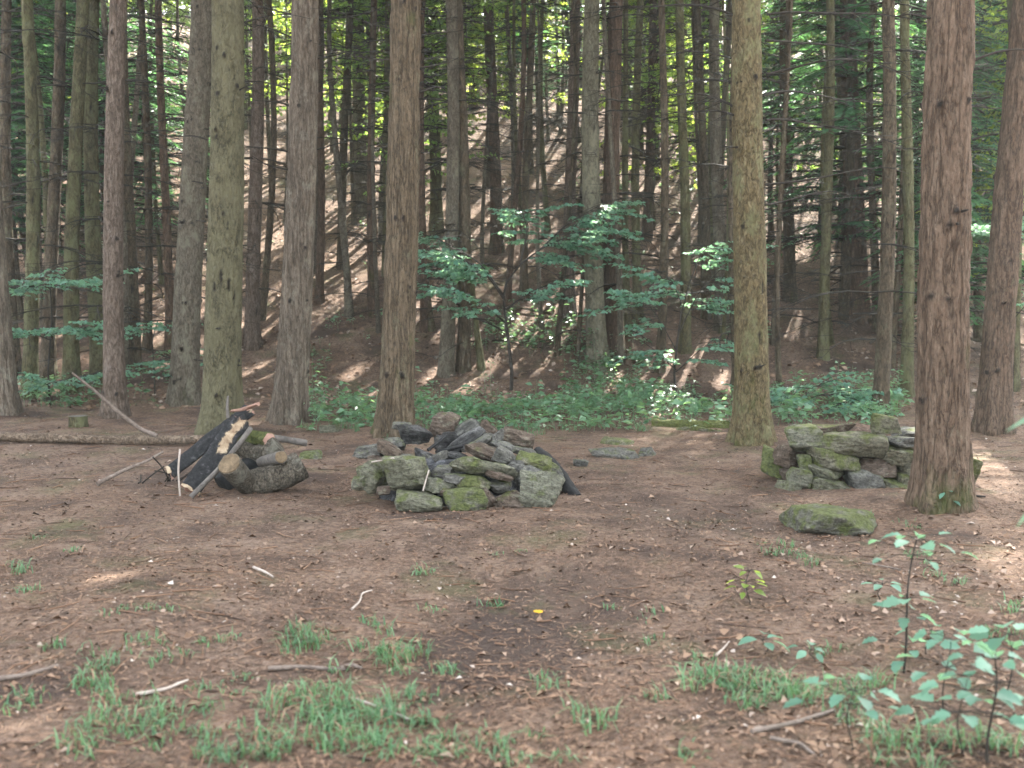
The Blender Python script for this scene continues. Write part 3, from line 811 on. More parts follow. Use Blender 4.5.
# -- crowns (shared meshes, origin at tree base)
def conifer_crown(seed, z0, Ht, Rm, step=.5, per=5, dead_from=1.5, twl=.34, tww=.07, mat=None, dens=1., tilt=.25):
    rg = np.random.default_rng(seed); mb = MB()
    PS, DS, NS, LS, WS, VS = [], [], [], [], [], []
    z = dead_from
    while z < z0:                                   # bare dead limbs below the green crown
        for k in range(rg.integers(2, 5)):
            a = rg.uniform(0, 6.28); L = Rm * rg.uniform(.25, .8); n = 6
            t = np.linspace(0, 1, n)
            P = np.stack([np.cos(a + .2 * t) * L * t, np.sin(a + .2 * t) * L * t, z + L * (.12 * t - .35 * t * t)], 1)
            tube(mb, P, np.linspace(.012, .004, n), 4, 0, cap=False)
            for _ in range(6):
                q = P[rg.integers(1, n)]; b = a + rg.choice([-1, 1]) * rg.uniform(.4, 1.1); l3 = L * rg.uniform(.15, .45)
                tube(mb, np.array([q, q + l3 * np.array([math.cos(b), math.sin(b), -.1]), q + l3 * 1.6 * np.array([math.cos(b + .2), math.sin(b + .2), rg.uniform(-.6, .1)])]), [.005, .003, .0015], 3, 0, cap=False)
        z += step * 1.1
    z = z0
    while z < Ht - .2:
        f = (z - z0) / (Ht - z0)
        Lz = Rm * (1 - f) ** .75 * min(1, .55 + f * 3) + .15
        for k in range(per):
            a = rg.uniform(0, 6.28); L = Lz * rg.uniform(.7, 1.15)
            n = max(4, int(L / .12 * dens)); t = np.linspace(.0, 1, n)
            dr = rg.uniform(.2, .5)
            P = np.stack([np.cos(a) * L * t, np.sin(a) * L * t, z + L * (.2 * t - dr * t * t)], 1)
            tube(mb, P[[0, n // 2, n - 1]], [.022, .013, .005], 4, 0, cap=False)
            d = np.array([math.cos(a), math.sin(a), -.1]); s = np.array([-math.sin(a), math.cos(a), 0])
            for sg in (-1, 1):
                tl = twl * (1.15 - .6 * t) * rg.uniform(.7, 1.2, n) * min(1.3, .5 + L / 2.2)
                D = d[None] * rg.uniform(.35, .8, (n, 1)) + sg * s[None] + np.array([0, 0, -.18])[None] + rg.normal(0, .12, (n, 3))
                PS.append(P); DS.append(D); NS.append(np.array([0, 0, 1.])[None] + rg.normal(0, tilt, (n, 3))); LS.append(tl); WS.append(np.full(n, tww) * rg.uniform(.7, 1.3, n)); VS.append(np.clip(t * .7 + rg.uniform(0, .4, n), 0, 1))
        z += step * rg.uniform(.8, 1.2)
    leaf_quads(mb, np.concatenate(PS), np.concatenate(DS), np.concatenate(NS), np.concatenate(LS), np.concatenate(WS), 1, np.concatenate(VS), .1)
    return mb.mesh('crown', [M_TWIG, mat or M_NEEDLE])

def spray(mb, P0, az, L, rise, leaf, rg, lm=1, width=.45, dens=1., droop=.25, r=.008, tilt=.4):
    """one leafy side branch: a twig with flat alternate leaves"""
    n = 9; t = np.linspace(0, 1, n)
    aa = az + rg.normal(0, .1) + np.cumsum(rg.normal(0, .08, n))
    st = L / (n - 1)
    P = np.zeros((n, 3)); P[0] = P0
    for k in range(1, n):
        P[k] = P[k - 1] + st * np.array([math.cos(aa[k]), math.sin(aa[k]), rise - droop * t[k]])
    tube(mb, P, np.linspace(r, r * .3, n), 4, 0, cap=False)
    nt_ = max(4, int(L / .16 * dens))
    for q in range(nt_):
        f = (q + .7) / nt_ ; i = min(int(f * (n - 1)), n - 2); b = P[i] + (P[i + 1] - P[i]) * (f * (n - 1) - i)
        sg = -1 if q % 2 else 1
        a2 = aa[i] + sg * rg.uniform(.6, 1.1); l2 = width * L * (1 - .65 * f) * rg.uniform(.6, 1.2)
        d2 = np.array([math.cos(a2), math.sin(a2), rg.uniform(-.2, .1)])
        m = max(2, int(l2 / (leaf * .5) * dens))
        u = np.linspace(.15, 1, m)[:, None]
        Q = b[None] + d2[None] * u * l2
        if l2 > .15: tube(mb, np.array([b, b + d2 * l2]), [r * .35, r * .15], 3, 0, cap=False)
        sgn = np.where(np.arange(m) % 2, 1, -1)[:, None]
        s2 = np.array([-d2[1], d2[0], 0])
        D = d2[None] * .7 + sgn * s2[None] * rg.uniform(.4, 1, (m, 1)) + rg.normal(0, .15, (m, 3)) + np.array([0, 0, -.15])
        Nn = np.array([0, 0, 1.])[None] + rg.normal(0, tilt, (m, 3))
        l = leaf * rg.uniform(.65, 1.25, m)
        leaf_quads(mb, Q, D, Nn, l, l * rg.uniform(.5, .68, m), lm, rg.uniform(0, 1, m))

def decid_crown(seed, z0, Ht, Rm, leaf=.085, n=46, mat=None, dens=1.):
    rg = np.random.default_rng(seed); mb = MB()
    for k in range(n):
        f = rg.uniform(0, 1) ** .8
        z = z0 + (Ht - z0) * f
        L = Rm * (1 - .6 * f) * rg.uniform(.55, 1.15) * min(1, .6 + f * 2)
        spray(mb, np.array([0, 0, z]), rg.uniform(0, 6.28), L, rg.uniform(.05, .45), leaf, rg, 1, .5, dens, .4, .014, 1.0)
    return mb.mesh('crown', [M_TWIG, mat or M_LEAF])

CROWN = [conifer_crown(900 + k, 9 + k * .8, 19 + k, 2.1, .6, 4, .9 + .2 * k, .36, .09) for k in range(3)]
CROWN_HI = [conifer_crown(920 + k, 8.5 + k, 20 + k, 2.7, .5, 6, 5.5, .42, .10) for k in range(2)]
HEM = [conifer_crown(940 + k, [1.3, 3.0][k], [9, 12][k], [2.1, 2.5][k], .2, 8, .6, .22, .028, M_HEMLOCK, 2.6, .7) for k in range(2)]
THIN = [conifer_crown(980 + k, 10 + k, 19 + k, 1.7, 1.1, 3, .9 + .2 * k, .3, .08) for k in range(2)]
BARE = conifer_crown(986, 15.5, 19, 1.5, 1.0, 3, .9, .3, .08)
DEC = [decid_crown(960 + k, [.9, 1.2, .7][k], [6.2, 7.4, 5][k], [2.2, 2.5, 1.9][k], .10, [150, 180, 120][k], [M_LEAF, M_LEAFY, M_LEAFY][k]) for k in range(3)]

def tree(px, py, wpx, ptop, bark, label, Y=None, crown=None, near=False, seed=0, Ht=20., whorl=.6, curve=0., amp=.004, flare=None, group=None, cat='tree', name='conifer_tree', cscale=1., stubs=True, wounds=()):
    b = ground_at(px, py) if Y is None else None
    if b is None:
        b = pt(px, 300, Y); b[2] = h1(b[0], b[1])
    Y = b[1]
    top = pt(ptop, 0, Y)
    lean = ((top[0] - b[0]) / max(.5, top[2] - b[2]), 0.)
    r = wpx / 2 * Y / FPX
    root = empty(name, b, label, cat, group)
    r *= .9
    if near:
        r *= .98
        mb, st = trunk_mesh(Ht, r, lean, seed, 120, .022, 1.5 + Y * .3 + .4, amp, r * .36 if flare is None else flare, (rgw(seed) * .5 + .3, whorl), curve, wounds)
    else:
        mb, st = trunk_mesh(Ht, r, lean, seed, 26, .12, min(Ht - 1, 1.5 + Y * .3), .004, r * .35 if flare is None else flare, (rgw(seed), whorl), curve)
    part('trunk', mb.mesh('trunk', BARK[bark]), root)
    if near and stubs:
        rg = np.random.default_rng(seed + 77)
        for (a, z) in st:
            if rg.uniform() < .4 and math.sin(a) < .45:
                L = rg.uniform(.04, .13); c = np.array([lean[0] * z + r * .95 * math.cos(a), r * .95 * math.sin(a), z])
                m2 = MB(); e = c + L * np.array([math.cos(a), math.sin(a), rg.uniform(-.2, .3)])
                tube(m2, np.array([c, (c + e) / 2, e]), [.011, .008, .005], 6)
                m2.build('branch_stub', M_TWIG, root)
    if crown is not None:
        o = part('crown', crown, root)
        o.rotation_euler.z = rgw(seed + 5) * 6.28
        o.scale = (cscale, cscale, Ht / 20.)
        o.location = (lean[0] * 12, 0, 0)
    return root, lean, r

def rgw(s):
    return float(np.random.default_rng(s + 1234).uniform())

near = [
 (4, 413, 26, -12, 'greybrown', 'grey brown tree trunk cut off by the left edge of the photo', .006, .7),
 (115, 417, 22, 117, 'red', 'slim reddish trunk with knot rings second from the left edge', .003, .55),
 (184, 402, 30, 196, 'grey', 'grey leaning trunk just behind the lichen covered trunk on the left', .003, .5),
 (221, 432, 40, 220, 'lichen', 'thick lichen covered trunk behind the wood pile, grey green', .004, .45),
 (289, 421, 34, 305, 'greybrown', 'tall grey brown trunk leaning slightly right, right of the wood pile', .006, .8),
 (394, 434, 36, 412, 'brown', 'brown ridged trunk standing right behind the fire ring', .008, .8),
 (752, 442, 36, 755, 'olive', 'olive brown trunk with drooping dead branches left of the low wall', .003, .6),
 (942, 504, 52, 960, 'redbrown', 'thickest red brown trunk in front of the low stone wall', .009, .75),
 (993, 430, 32, 1024, 'darkred', 'dark reddish trunk leaning right behind the thickest trunk', .006, .7),
]
WOUND = {3: [(1.72, -1.5, .10, .018), (1.66, -1.05, .09, .014), (1.62, -1.9, .05, .012), (1.5, -.7, .07, .012), (2.3, -1.2, .04, .012)], 6: [(1.1, -1.2, .06, .014), (1.6, -.9, .05, .012)]}
NR = []
for i, (px, py, w, pt_, bk, lab, am, wh) in enumerate(near):
    NR.append(tree(px, py, w, pt_, bk, lab, None, CROWN_HI[i % 2], True, 40 + i, 21., wh, .4, am, flare=(.055 if i == 7 else None), wounds=WOUND.get(i, ())))

def db(idx, px, py, az_deg, L, r, droop, seed, **kw):
    root, lean, rr = NR[idx]
    z = pt(px, py, root.location.y)[2] - root.location.z
    dead_branch(root, z, R(az_deg), L, r, droop, seed, lean, rr, **kw)
for k, (py, az, L) in enumerate([(14, 175, .7), (38, 195, .6), (90, 170, .8), (106, 185, .5), (152, 182, .8), (170, 200, .6)]):
    db(4, 300, py, az, L, .012, .15, 200 + k, twigs=3)
for k, (py, az, L) in enumerate([(92, 20, 1.1), (20, 8, 1.2), (60, 350, .9), (150, 30, .7)]):
    db(4, 304, py, az, L, .011, .1, 210 + k, twigs=3)
for k, (py, az, L, r) in enumerate([(92, 0, .3, .02), (94, 185, .2, .02), (35, 10, .5, .012), (70, 340, .5, .012), (60, 175, 1.0, .009), (30, 190, 1.0, .008)]):
    db(5, 410, py, az, L, r, .1, 220 + k, twigs=1)
for k, (py, az, L) in enumerate([(15, -10, 1.9), (40, 10, 1.6), (75, -20, 1.5), (110, 175, 1.0), (120, 190, .8), (150, 200, .3), (120, 0, 1.7), (185, -15, 1.4), (205, 20, 1.2), (60, 160, 1.1), (20, 185, 1.2), (95, 30, 1.8)]):
    db(6, 755, py, az, L, .014, .75 if k in (0, 1, 2, 6) else .3, 230 + k, twigs=6)
for k, (py, az, L) in enumerate([(20, 185, .3), (140, 350, .15), (60, 0, .5)]):
    db(7, 950, py, az, L, .012, .2, 250 + k, twigs=1)
for k, (py, az, L) in enumerate([(60, 170, .6), (25, 200, .9), (150, 20, .3), (90, 165, .5)]):
    db(2, 192, py, az, L, .011, .3, 260 + k, twigs=3)
for k, (py, az, L) in enumerate([(25, 0, .9), (95, -15, .6), (140, 185, .5)]):
    db(3, 220, py, az, L, .011, .3, 270 + k, twigs=3)

mid = [
 # px, base py (or None+Y), width, top px, bark, label
 (446, 375, 15, 447, 'grey', 'pale grey trunk behind the central sapling, right of the brown ridged trunk'),
 (463, 371, 13, 462, 'dark', 'dark trunk close to the right of the pale grey trunk'),
 (497, 252, 13, 495, 'darkred', 'reddish trunk on the slope directly above the central sapling'),
 (597, 366, 21, 598, 'pale', 'pale lichen streaked trunk in the middle right behind the undergrowth'),
 (615, 356, 19, 614, 'darkred', 'dark trunk pressed against the right side of the pale streaked trunk'),
 (569, 318, 13, 568, 'red', 'reddish trunk on the slope left of the pale streaked trunk'),
 (557, 356, 5, 561, 'dark', 'very thin dark trunk just left of the reddish slope trunk'),
 (660, 372, 9, 662, 'dark', 'thin dark trunk standing in the pale leafed bush'),
 (685, 352, 11, 687, 'mossy', 'mossy thin trunk behind the pale leafed bush'),
 (722, 330, 13, 722, 'grey', 'grey slope trunk left of the olive brown trunk'),
 (737, 402, 9, 738, 'dark', 'dark trunk half hidden by the olive brown trunk'),
 (780, 396, 5, 776, 'dark', 'very thin sapling trunk right of the olive brown trunk'),
 (823, 358, 11, 822, 'mossy', 'thin mossy trunk on the slope behind the low wall'),
 (880, 417, 16, 884, 'dark', 'dark bent trunk standing directly behind the low wall'),
 (906, 396, 12, 910, 'mossy', 'thin mossy trunk close to the left of the thickest trunk'),
 (858, 318, 22, 856, 'darkred', 'wide very dark trunk on the slope above the low wall'),
 (363, 212, 14, 362, 'grey', 'grey slope trunk left of the brown ridged trunk'),
 (373, 316, 8, 368, 'darkred', 'thin reddish trunk left of the brown ridged trunk'),
 (252, 347, 15, 249, 'red', 'reddish trunk between the lichen covered trunk and the grey brown trunk'),
 (262, 320, 7, 264, 'dark', 'thin dark trunk beside the reddish trunk left of centre'),
 (319, 302, 8, 322, 'darkred', 'thin trunk just right of the tall grey brown trunk'),
 (134, 372, 15, 131, 'dark', 'dark trunk right behind the slim reddish trunk on the left'),
 (100, 384, 17, 96, 'mossy', 'mossy trunk left of the slim reddish trunk'),
 (72, 392, 16, 76, 'mossy', 'green stained trunk in the left hand group behind the young beech'),
 (48, 380, 14, 50, 'dark', 'dark trunk in the left hand group, left of the green stained trunk'),
 (30, 398, 15, 22, 'mossy', 'mossy trunk near the left edge behind the young beech'),
 (147, 352, 8, 146, 'dark', 'thin dark trunk between the slim reddish and grey leaning trunks'),
 (170, 356, 9, 168, 'darkred', 'thin shaded trunk just left of the grey leaning trunk'),
 (425, 330, 9, 428, 'darkred', 'thin reddish trunk right of the brown ridged trunk low on the slope'),
 (638, 318, 9, 640, 'mossy', 'thin mossy trunk on the slope right of the pale streaked trunk'),
 (524, 300, 8, 526, 'dark', 'thin dark slope trunk above the right fork of the central sapling'),
 (508, 300, 6, 510, 'darkred', 'very thin reddish trunk next to the slope trunk above the sapling'),
 (1012, 390, 12, 1010, 'mossy', 'mossy trunk at the right edge behind the leaning dark trunk'),
 (706, 318, 9, 703, 'dark', 'thin dark slope trunk between the pale bush and the grey slope trunk'),
 (790, 300, 12, 792, 'dark', 'dark slope trunk above the thin sapling trunk right of the olive trunk'),
 (15, 372, 12, 5, 'dark', 'dark slender trunk beside the left edge trunk'),
 (342, 268, 9, 345, 'dark', 'thin slope trunk in the gap between the two tall centre left trunks'),
 (284, 330, 7, 280, 'mossy', 'very thin trunk just left of the tall grey brown trunk'),
]
for i, (px, py, w, pt_, bk, lab) in enumerate(mid):
    tree(px, py, w, pt_, bk, lab, None, CROWN[i % 3] if w > 7 else None, False, 100 + i, 17 + 5 * rgw(i + 900), .7, .6 if w > 7 else 1.2, flare=None, cscale=.8 + .4 * rgw(i + 800))

# many far trunks on the slope
rg = np.random.default_rng(61)
FAR_TR = [trunk_mesh(20, .15, (0, 0), 600 + k, 14, .5, 14, .006, .05, None, .6)[0].mesh('trunk', BARK[b_]) for k, b_ in enumerate(['dark', 'darkred', 'grey', 'mossy'])]
placed = []
tries = 0
while len(placed) < 150 and tries < 8000:
    tries += 1
    Y = rg.uniform(21, 66); x = rg.uniform(-.6, .6) * Y
    if any((x - a) ** 2 + (Y - b) ** 2 < 1.7 ** 2 for a, b in placed): continue
    placed.append((x, Y))
    o = empty('conifer_tree', (x, Y, h1(x, Y) - .05), 'slender far conifer trunk standing deep on the wooded hillside', 'tree', 'slender conifers deep on the hillside')
    s = rg.uniform(.32, .85); o.scale = (s, s, rg.uniform(.85, 1.15)); o.rotation_euler = (rg.normal(0, .02), rg.normal(0, .02), rg.uniform(0, 6.28))
    part('trunk', FAR_TR[rg.integers(4)], o)
    c = part('crown', CROWN[rg.integers(3)] if Y < 27 else (BARE if rg.uniform() < .5 else THIN[rg.integers(2)]), o); c.scale = (.9 / s ** .7, .9 / s ** .7, 1)

# slim poles crowding the foot of the slope
rg = np.random.default_rng(63)
SLIM = [trunk_mesh(13, .05, (0, 0), 640 + k, 10, .3, 9, .004, .02, None, 1.3)[0].mesh('trunk', BARK[b_]) for k, b_ in enumerate(['dark', 'mossy', 'grey'])]
SCR = [conifer_crown(990 + k, 7 + k, 13, 1.3, .55, 3, .5, .28, .06) for k in range(2)]
got = 0
while got < 120:
    Y = rg.uniform(17.2, 33); x = rg.uniform(-.52, .52) * Y
    if any((x - a) ** 2 + (Y - b) ** 2 < .7 ** 2 for a, b in placed): continue
    placed.append((x, Y)); got += 1
    o = empty('slim_tree', (x, Y, h1(x, Y) - .05), 'very slim dead limbed pole tree crowded among bigger trunks on the lower slope', 'tree', 'slim pole trees on the lower slope')
    q = rg.uniform(.5, 1.35); o.scale = (q, q, rg.uniform(.7, 1.2)); o.rotation_euler = (rg.normal(0, .03), rg.normal(0, .03), rg.uniform(0, 6.28))
    part('trunk', SLIM[rg.integers(3)], o); part('crown', SCR[rg.integers(2)], o)

# understory trees with leaves
def under(px, Y, kind, label, s=1., name='young_tree', hs=1.):
    b = pt(px, 300, Y); b[2] = h1(b[0], b[1])
    o = empty(name, b, label, 'tree')
    me = DEC[kind] if kind < 3 else HEM[kind - 3]
    Ht = [6.2, 7.4, 5, 9, 12][kind]
    mb, _ = trunk_mesh(Ht, .04 if kind < 3 else .08, (0, 0), int(px) + 100 + kind, 10, .4, Ht - 1, .002, .03, None, .8)
    part('trunk', mb.mesh('trunk', BARK['dark']), o)
    c = part('crown', me, o)
    hs = 1.55 if (kind < 3 and Y < 31) else hs
    o.scale = (s, s, s * hs); o.rotation_euler.z = rgw(int(px) * 3 + 300) * 6.28
    return o
under(355, 24.5, 1, 'leafy young tree with bright yellow green leaves left of the brown ridged trunk')
under(335, 30, 1, 'yellow green leafed tree high on the slope right of the grey brown trunk', 1.1)
under(255, 27, 0, 'leafy tree behind the gap right of the lichen covered trunk')
under(150, 25, 0, 'leafy tree behind the gap between the slim and grey leaning trunks')
under(20, 24, 1, 'yellow green tree crown behind the trunks at the left edge', 1.1)
under(85, 28, 1, 'bright leafed tree behind the left hand group of mossy trunks', 1.1)
under(430, 33, 1, 'yellow leafed tree far up the slope right of the brown ridged trunk', 1.1)
under(545, 32, 0, 'leafy tree far up the slope above the central sapling', 1.1)
under(590, 37, 1, 'pale green leafed tree on the slope top behind the pale streaked trunk', 1.2)
under(640, 28, 0, 'green leafed tree on the slope above the pale leafed bush')
under(700, 23, 0, 'leafy young tree left of the olive brown trunk')
under(700, 36, 1, 'yellow green tree far behind the olive brown trunk', 1.2)
under(815, 30, 1, 'sunlit leafy tree on the slope right of the olive brown trunk')
under(905, 25, 0, 'green leafy tree just left of the thickest trunk', 1.)
under(1000, 21, 0, 'bright green leafy tree behind the trunks at the right edge', 1.0)
under(1060, 27, 1, 'yellow green tree beyond the right edge trunks', 1.2)
under(845, 19.5, 3, 'dark blue green hemlock with low boughs behind the low wall', 1.1, 'hemlock_tree')
under(905, 22, 4, 'tall dark hemlock left of the thickest trunk', .95, 'hemlock_tree')
under(530, 27, 4, 'dark hemlock with spreading boughs on the slope above the central sapling', .8, 'hemlock_tree')
under(110, 21, 4, 'dark hemlock behind the left hand group of trunks', .8, 'hemlock_tree')
under(770, 24, 4, 'dark hemlock on the slope right behind the olive brown trunk', .75, 'hemlock_tree')
under(980, 19, 3, 'small dark hemlock between the two right hand trunks', .9, 'hemlock_tree')

under(385, 29, 0, 'leafy tree on the slope directly behind the brown ridged trunk', 1.1)
under(470, 40, 1, 'bright leafed tree at the top of the slope left of the central sapling', 1.2)
under(510, 44, 1, 'bright leafed tree at the very top of the slope above the central sapling', 1.2)
under(650, 42, 1, 'yellow leafed tree at the slope top right of the pale streaked trunk', 1.2)
under(740, 30, 0, 'leafy tree hidden behind the upper olive brown trunk', 1.2)
under(860, 34, 1, 'yellow green tree high on the slope behind the tall dark hemlock', 1.2)
under(940, 33, 1, 'yellow green tree behind the upper part of the thickest trunk', 1.2)
under(300, 38, 1, 'yellow green tree on the slope top behind the tall grey brown trunk', 1.2)
under(200, 36, 1, 'yellow green tree far behind the lichen covered trunk', 1.2)
under(120, 38, 1, 'yellow green tree far behind the slim reddish trunk', 1.2)
under(50, 34, 0, 'green leafed tree far behind the left hand group of trunks', 1.2)
under(-20, 30, 0, 'green leafed tree behind the left edge trunk', 1.2)
under(410, 48, 1, 'sunlit tree crown on the crest behind the brown ridged trunk', 1.3)
under(570, 50, 1, 'sunlit tree crown on the crest left of the pale streaked trunk', 1.3)
under(780, 44, 1, 'sunlit tree crown on the crest right of the olive brown trunk', 1.3)
under(60, 22, 3, 'low dark hemlock among the left hand group of trunks', .8, 'hemlock_tree')
under(620, 30, 4, 'dark hemlock on the slope behind the pale streaked trunk', .7, 'hemlock_tree')

rg = np.random.default_rng(64); got = 0; uplaced = []
while got < 76:
    Y = rg.uniform(21.5, 50); px = rg.uniform(-30, 1054)
    if got > 44: Y = rg.uniform(24, 36); px = rg.uniform(330, 720)
    if 480 < px < 640 and Y < 27: continue
    x = (px - 512) / FPX * Y
    if any((x - a) ** 2 + (Y - b) ** 2 < (2.2 if got < 45 else 1.5) ** 2 for a, b in uplaced): continue
    uplaced.append((x, Y)); got += 1
    dark_side = px > 770 and Y < 32
    o = under(px, Y, 0 if dark_side else int(rg.choice([0, 1, 1, 2])), 'leafy young broadleaf tree growing among the conifer trunks on the slope', rg.uniform(.8, 1.2), 'young_tree', rg.uniform(.8, 1.2))
    o['group'] = 'young broadleaf trees among the slope trunks'

under(18, 19.5, 3, 'dark hemlock with low boughs just behind the left edge trunk', .9, 'hemlock_tree')
under(78, 26, 4, 'tall dark hemlock far behind the young beech on the left', .9, 'hemlock_tree')
under(150, 21.5, 3, 'dark hemlock in the gap behind the slim reddish trunk', .8, 'hemlock_tree')
under(1018, 18, 2, 'bright green low leafy tree at the right edge of the clearing', 1.0)
under(985, 24, 0, 'green leafy tree seen through the gap right of the thickest trunk', 1.1)
under(955, 17.5, 3, 'dark hemlock directly behind the thickest trunk', .7, 'hemlock_tree')

under(505, 34, 1, 'yellow green young tree on the open slope high above the central sapling', 1.0)
under(548, 38, 2, 'pale green young tree high on the slope left of the pale streaked trunk', 1.2)
under(465, 31, 2, 'yellow green young tree on the slope right of the brown ridged trunk', 1.0)
under(560, 29, 3, 'young dark hemlock on the open slope above the central sapling', .6, 'hemlock_tree')
under(480, 46, 1, 'sunlit young tree near the crest between the reddish slope trunk and the pale grey trunk', 1.2)
under(620, 46, 1, 'sunlit young tree near the crest right of the pale streaked trunk', 1.2)

# -- saplings near the clearing edge, built branch by branch
def sapling(name, label, stem_px, Y, forks, leafmat, leaf, seed, r=.025, cat='sapling', group=None):
    """stem and forks are lists of photo points at distance Y; forks carry leafy sprays"""
    rg = np.random.default_rng(seed)
    P = np.array([pt(x, y, Y) for x, y in stem_px])
    P[0, 2] = h1(P[0, 0], P[0, 1]) - .03
    root = empty(name, P[0], label, cat, group)
    mb = MB(); tube(mb, resample(P, 24) - P[0], np.linspace(r, r * .5, 24), 8)
    mb.build('stem', M_TWIG, root)
    for fk, sprays in forks:
        sprays = int(sprays * (2.1 if r > .028 else 1.5))
        mb = MB()
        F = np.array([pt(x, y, Y + dy) for x, y, dy in fk]) - P[0]
        F = resample(F, 14)
        tube(mb, F, np.linspace(r * .55, r * .2, 14), 6, 0, cap=False)
        for k in range(sprays):
            f = rg.uniform(.3, 1); i = int(f * 13)
            d = F[-1] - F[0]; az = math.atan2(d[1], d[0]) + rg.choice([-1, 1]) * rg.uniform(.2, 1.2)
            spray(mb, F[i], az, rg.uniform(.4, 1.0), rg.uniform(-.15, .45), leaf, rg, 1, .5, 1.6, .3, .006, .75)
        mb.build('leafy_branch', [M_TWIG, leafmat], root)
    return root

sapling('sapling', 'slender dark stemmed sapling with flat blue green sprays in the centre', [(511, 402), (512, 372), (507, 330), (503, 296), (507, 280)], 16.6, [
    ([(507, 282, 0), (520, 264, 0), (545, 246, -.1), (580, 232, -.2)], 8),
    ([(540, 250, 0), (565, 225, .2), (600, 205, .3)], 7),
    ([(504, 300, 0), (488, 275, -.1), (462, 258, -.2), (432, 248, -.3)], 8),
    ([(504, 296, 0), (480, 262, .3), (450, 245, .5), (430, 235, .6)], 6),
    ([(505, 310, 0), (530, 292, -.4), (560, 280, -.6)], 4),
    ([(508, 325, 0), (485, 305, -.3), (455, 292, -.4), (438, 290, -.5)], 5),
    ([(520, 264, 0), (528, 230, .1), (520, 205, .2)], 4),
], M_TEAL, .085, 11, .03)
sapling('leafy_bush', 'tall bush with pale glossy leaves left of the olive brown trunk', [(676, 410), (674, 370), (680, 320), (690, 280)], 15.6, [
    ([(676, 350, 0), (660, 320, 0), (645, 300, 0)], 4), ([(680, 330, 0), (700, 290, -.2), (722, 268, -.2)], 5),
    ([(684, 310, 0), (672, 280, .2), (655, 268, .2)], 5), ([(690, 282, 0), (700, 255, 0), (715, 240, .2)], 4),
    ([(676, 370, 0), (655, 350, -.3), (640, 340, -.3)], 3), ([(676, 372, 0), (700, 350, -.3), (715, 338, -.3)], 3),
], M_TEAL, .09, 12, .018, 'bush')
sapling('young_beech', 'young beech with flat blue green tiers in front of the left hand trunks', [(50, 408), (48, 370), (52, 320), (50, 285)], 15.5, [
    ([(50, 290, 0), (35, 285, -.3), (15, 290, -.5)], 4), ([(50, 288, 0), (70, 282, -.2), (92, 288, -.4)], 4),
    ([(50, 335, 0), (75, 328, -.4), (100, 328, -.6)], 4), ([(50, 340, 0), (30, 332, -.4), (10, 330, -.6)], 4),
    ([(48, 385, 0), (70, 378, -.4), (88, 376, -.6)], 4), ([(48, 385, 0), (30, 376, -.4), (14, 378, -.6)], 3),
], M_TEAL, .075, 13, .018)
sapling('young_beech', 'small blue green sapling beside the foot of the grey leaning trunk', [(155, 395), (154, 370), (152, 340), (158, 320)], 16.5, [
    ([(154, 330, 0), (165, 322, -.3), (178, 320, -.4)], 3), ([(154, 335, 0), (140, 328, -.3), (128, 330, -.4)], 3), ([(154, 362, 0), (168, 358, -.3), (180, 352, -.3)], 3),
], M_TEAL, .075, 15, .012)
sapling('leafy_bush', 'low glossy leafed bush behind the low wall', [(806, 418), (808, 405), (806, 392)], 14.6, [
    ([(806, 405, 0), (795, 398, -.2), (782, 396, -.3)], 4), ([(806, 400, 0), (822, 394, -.2), (838, 395, -.3)], 4), ([(806, 395, 0), (815, 385, .2), (826, 388, .4)], 3), ([(806, 410, 0), (840, 405, -.2), (862, 404, -.3)], 4),
], M_TEAL, .09, 16, .012, 'bush')
sapling('sapling', 'small bright leafed sapling at the right edge behind the dark leaning trunk', [(1012, 420), (1014, 330), (1012, 240)], 13.5, [
    ([(1012, 260, 0), (1000, 235, -.2), (985, 225, -.3)], 3), ([(1012, 240, 0), (1022, 215, .1), (1040, 205, .2)], 4), ([(1013, 320, 0), (1030, 300, -.2), (1045, 295, -.2)], 3),
], M_TEAL, .08, 17, .012)
# fallen poles on the slope
log_obj('fallen_pole', [pt(776, 316, 19.6), pt(800, 332, 19.4), pt(822, 344, 19.2), pt(848, 354, 19.0)], .05, BARK['dark'], 'dark fallen pole slanting down the slope behind the low wall', 'log', 45, 8, 20, .1)
log_obj('fallen_pole', [pt(694, 334, 20), pt(720, 318, 20.3), pt(737, 309, 20.5)], .04, BARK['dark'], 'dark fallen pole slanting up behind the olive brown trunk', 'log', 46, 8, 14, .1)
log_obj('fallen_pole', [pt(780, 292, 21.6), pt(820, 288, 21.6), pt(862, 284, 21.8)], .06, BARK['mossy'], 'horizontal mossy pole lying on the slope above the low wall', 'log', 47, 8, 14, .1)

rg = np.random.default_rng(49)
for i in range(12):
    Y = rg.uniform(17.5, 30); x = rg.uniform(-.42, .42) * Y; a = rg.uniform(-.7, .7) + (math.pi if rg.uniform() < .5 else 0); L = rg.uniform(1.2, 3.2)
    Q = np.array([[x + L * t * math.cos(a), Y + L * t * math.sin(a) + .1 * math.sin(6 * t), 0.] for t in np.linspace(0, 1, 7)])
    Q[:, 2] = H(Q[:, 0], Q[:, 1]) + .05 + np.linspace(0, rg.uniform(0, .35), 7)
    log_obj('fallen_branch', Q, rg.uniform(.02, .05), BARK['dark'] if i % 3 else M_LOGBROWN, 'bare fallen branch lying across the needle covered slope', 'branch', 460 + i, 7, 18, .15, group='fallen branches on the slope', taper=.01)

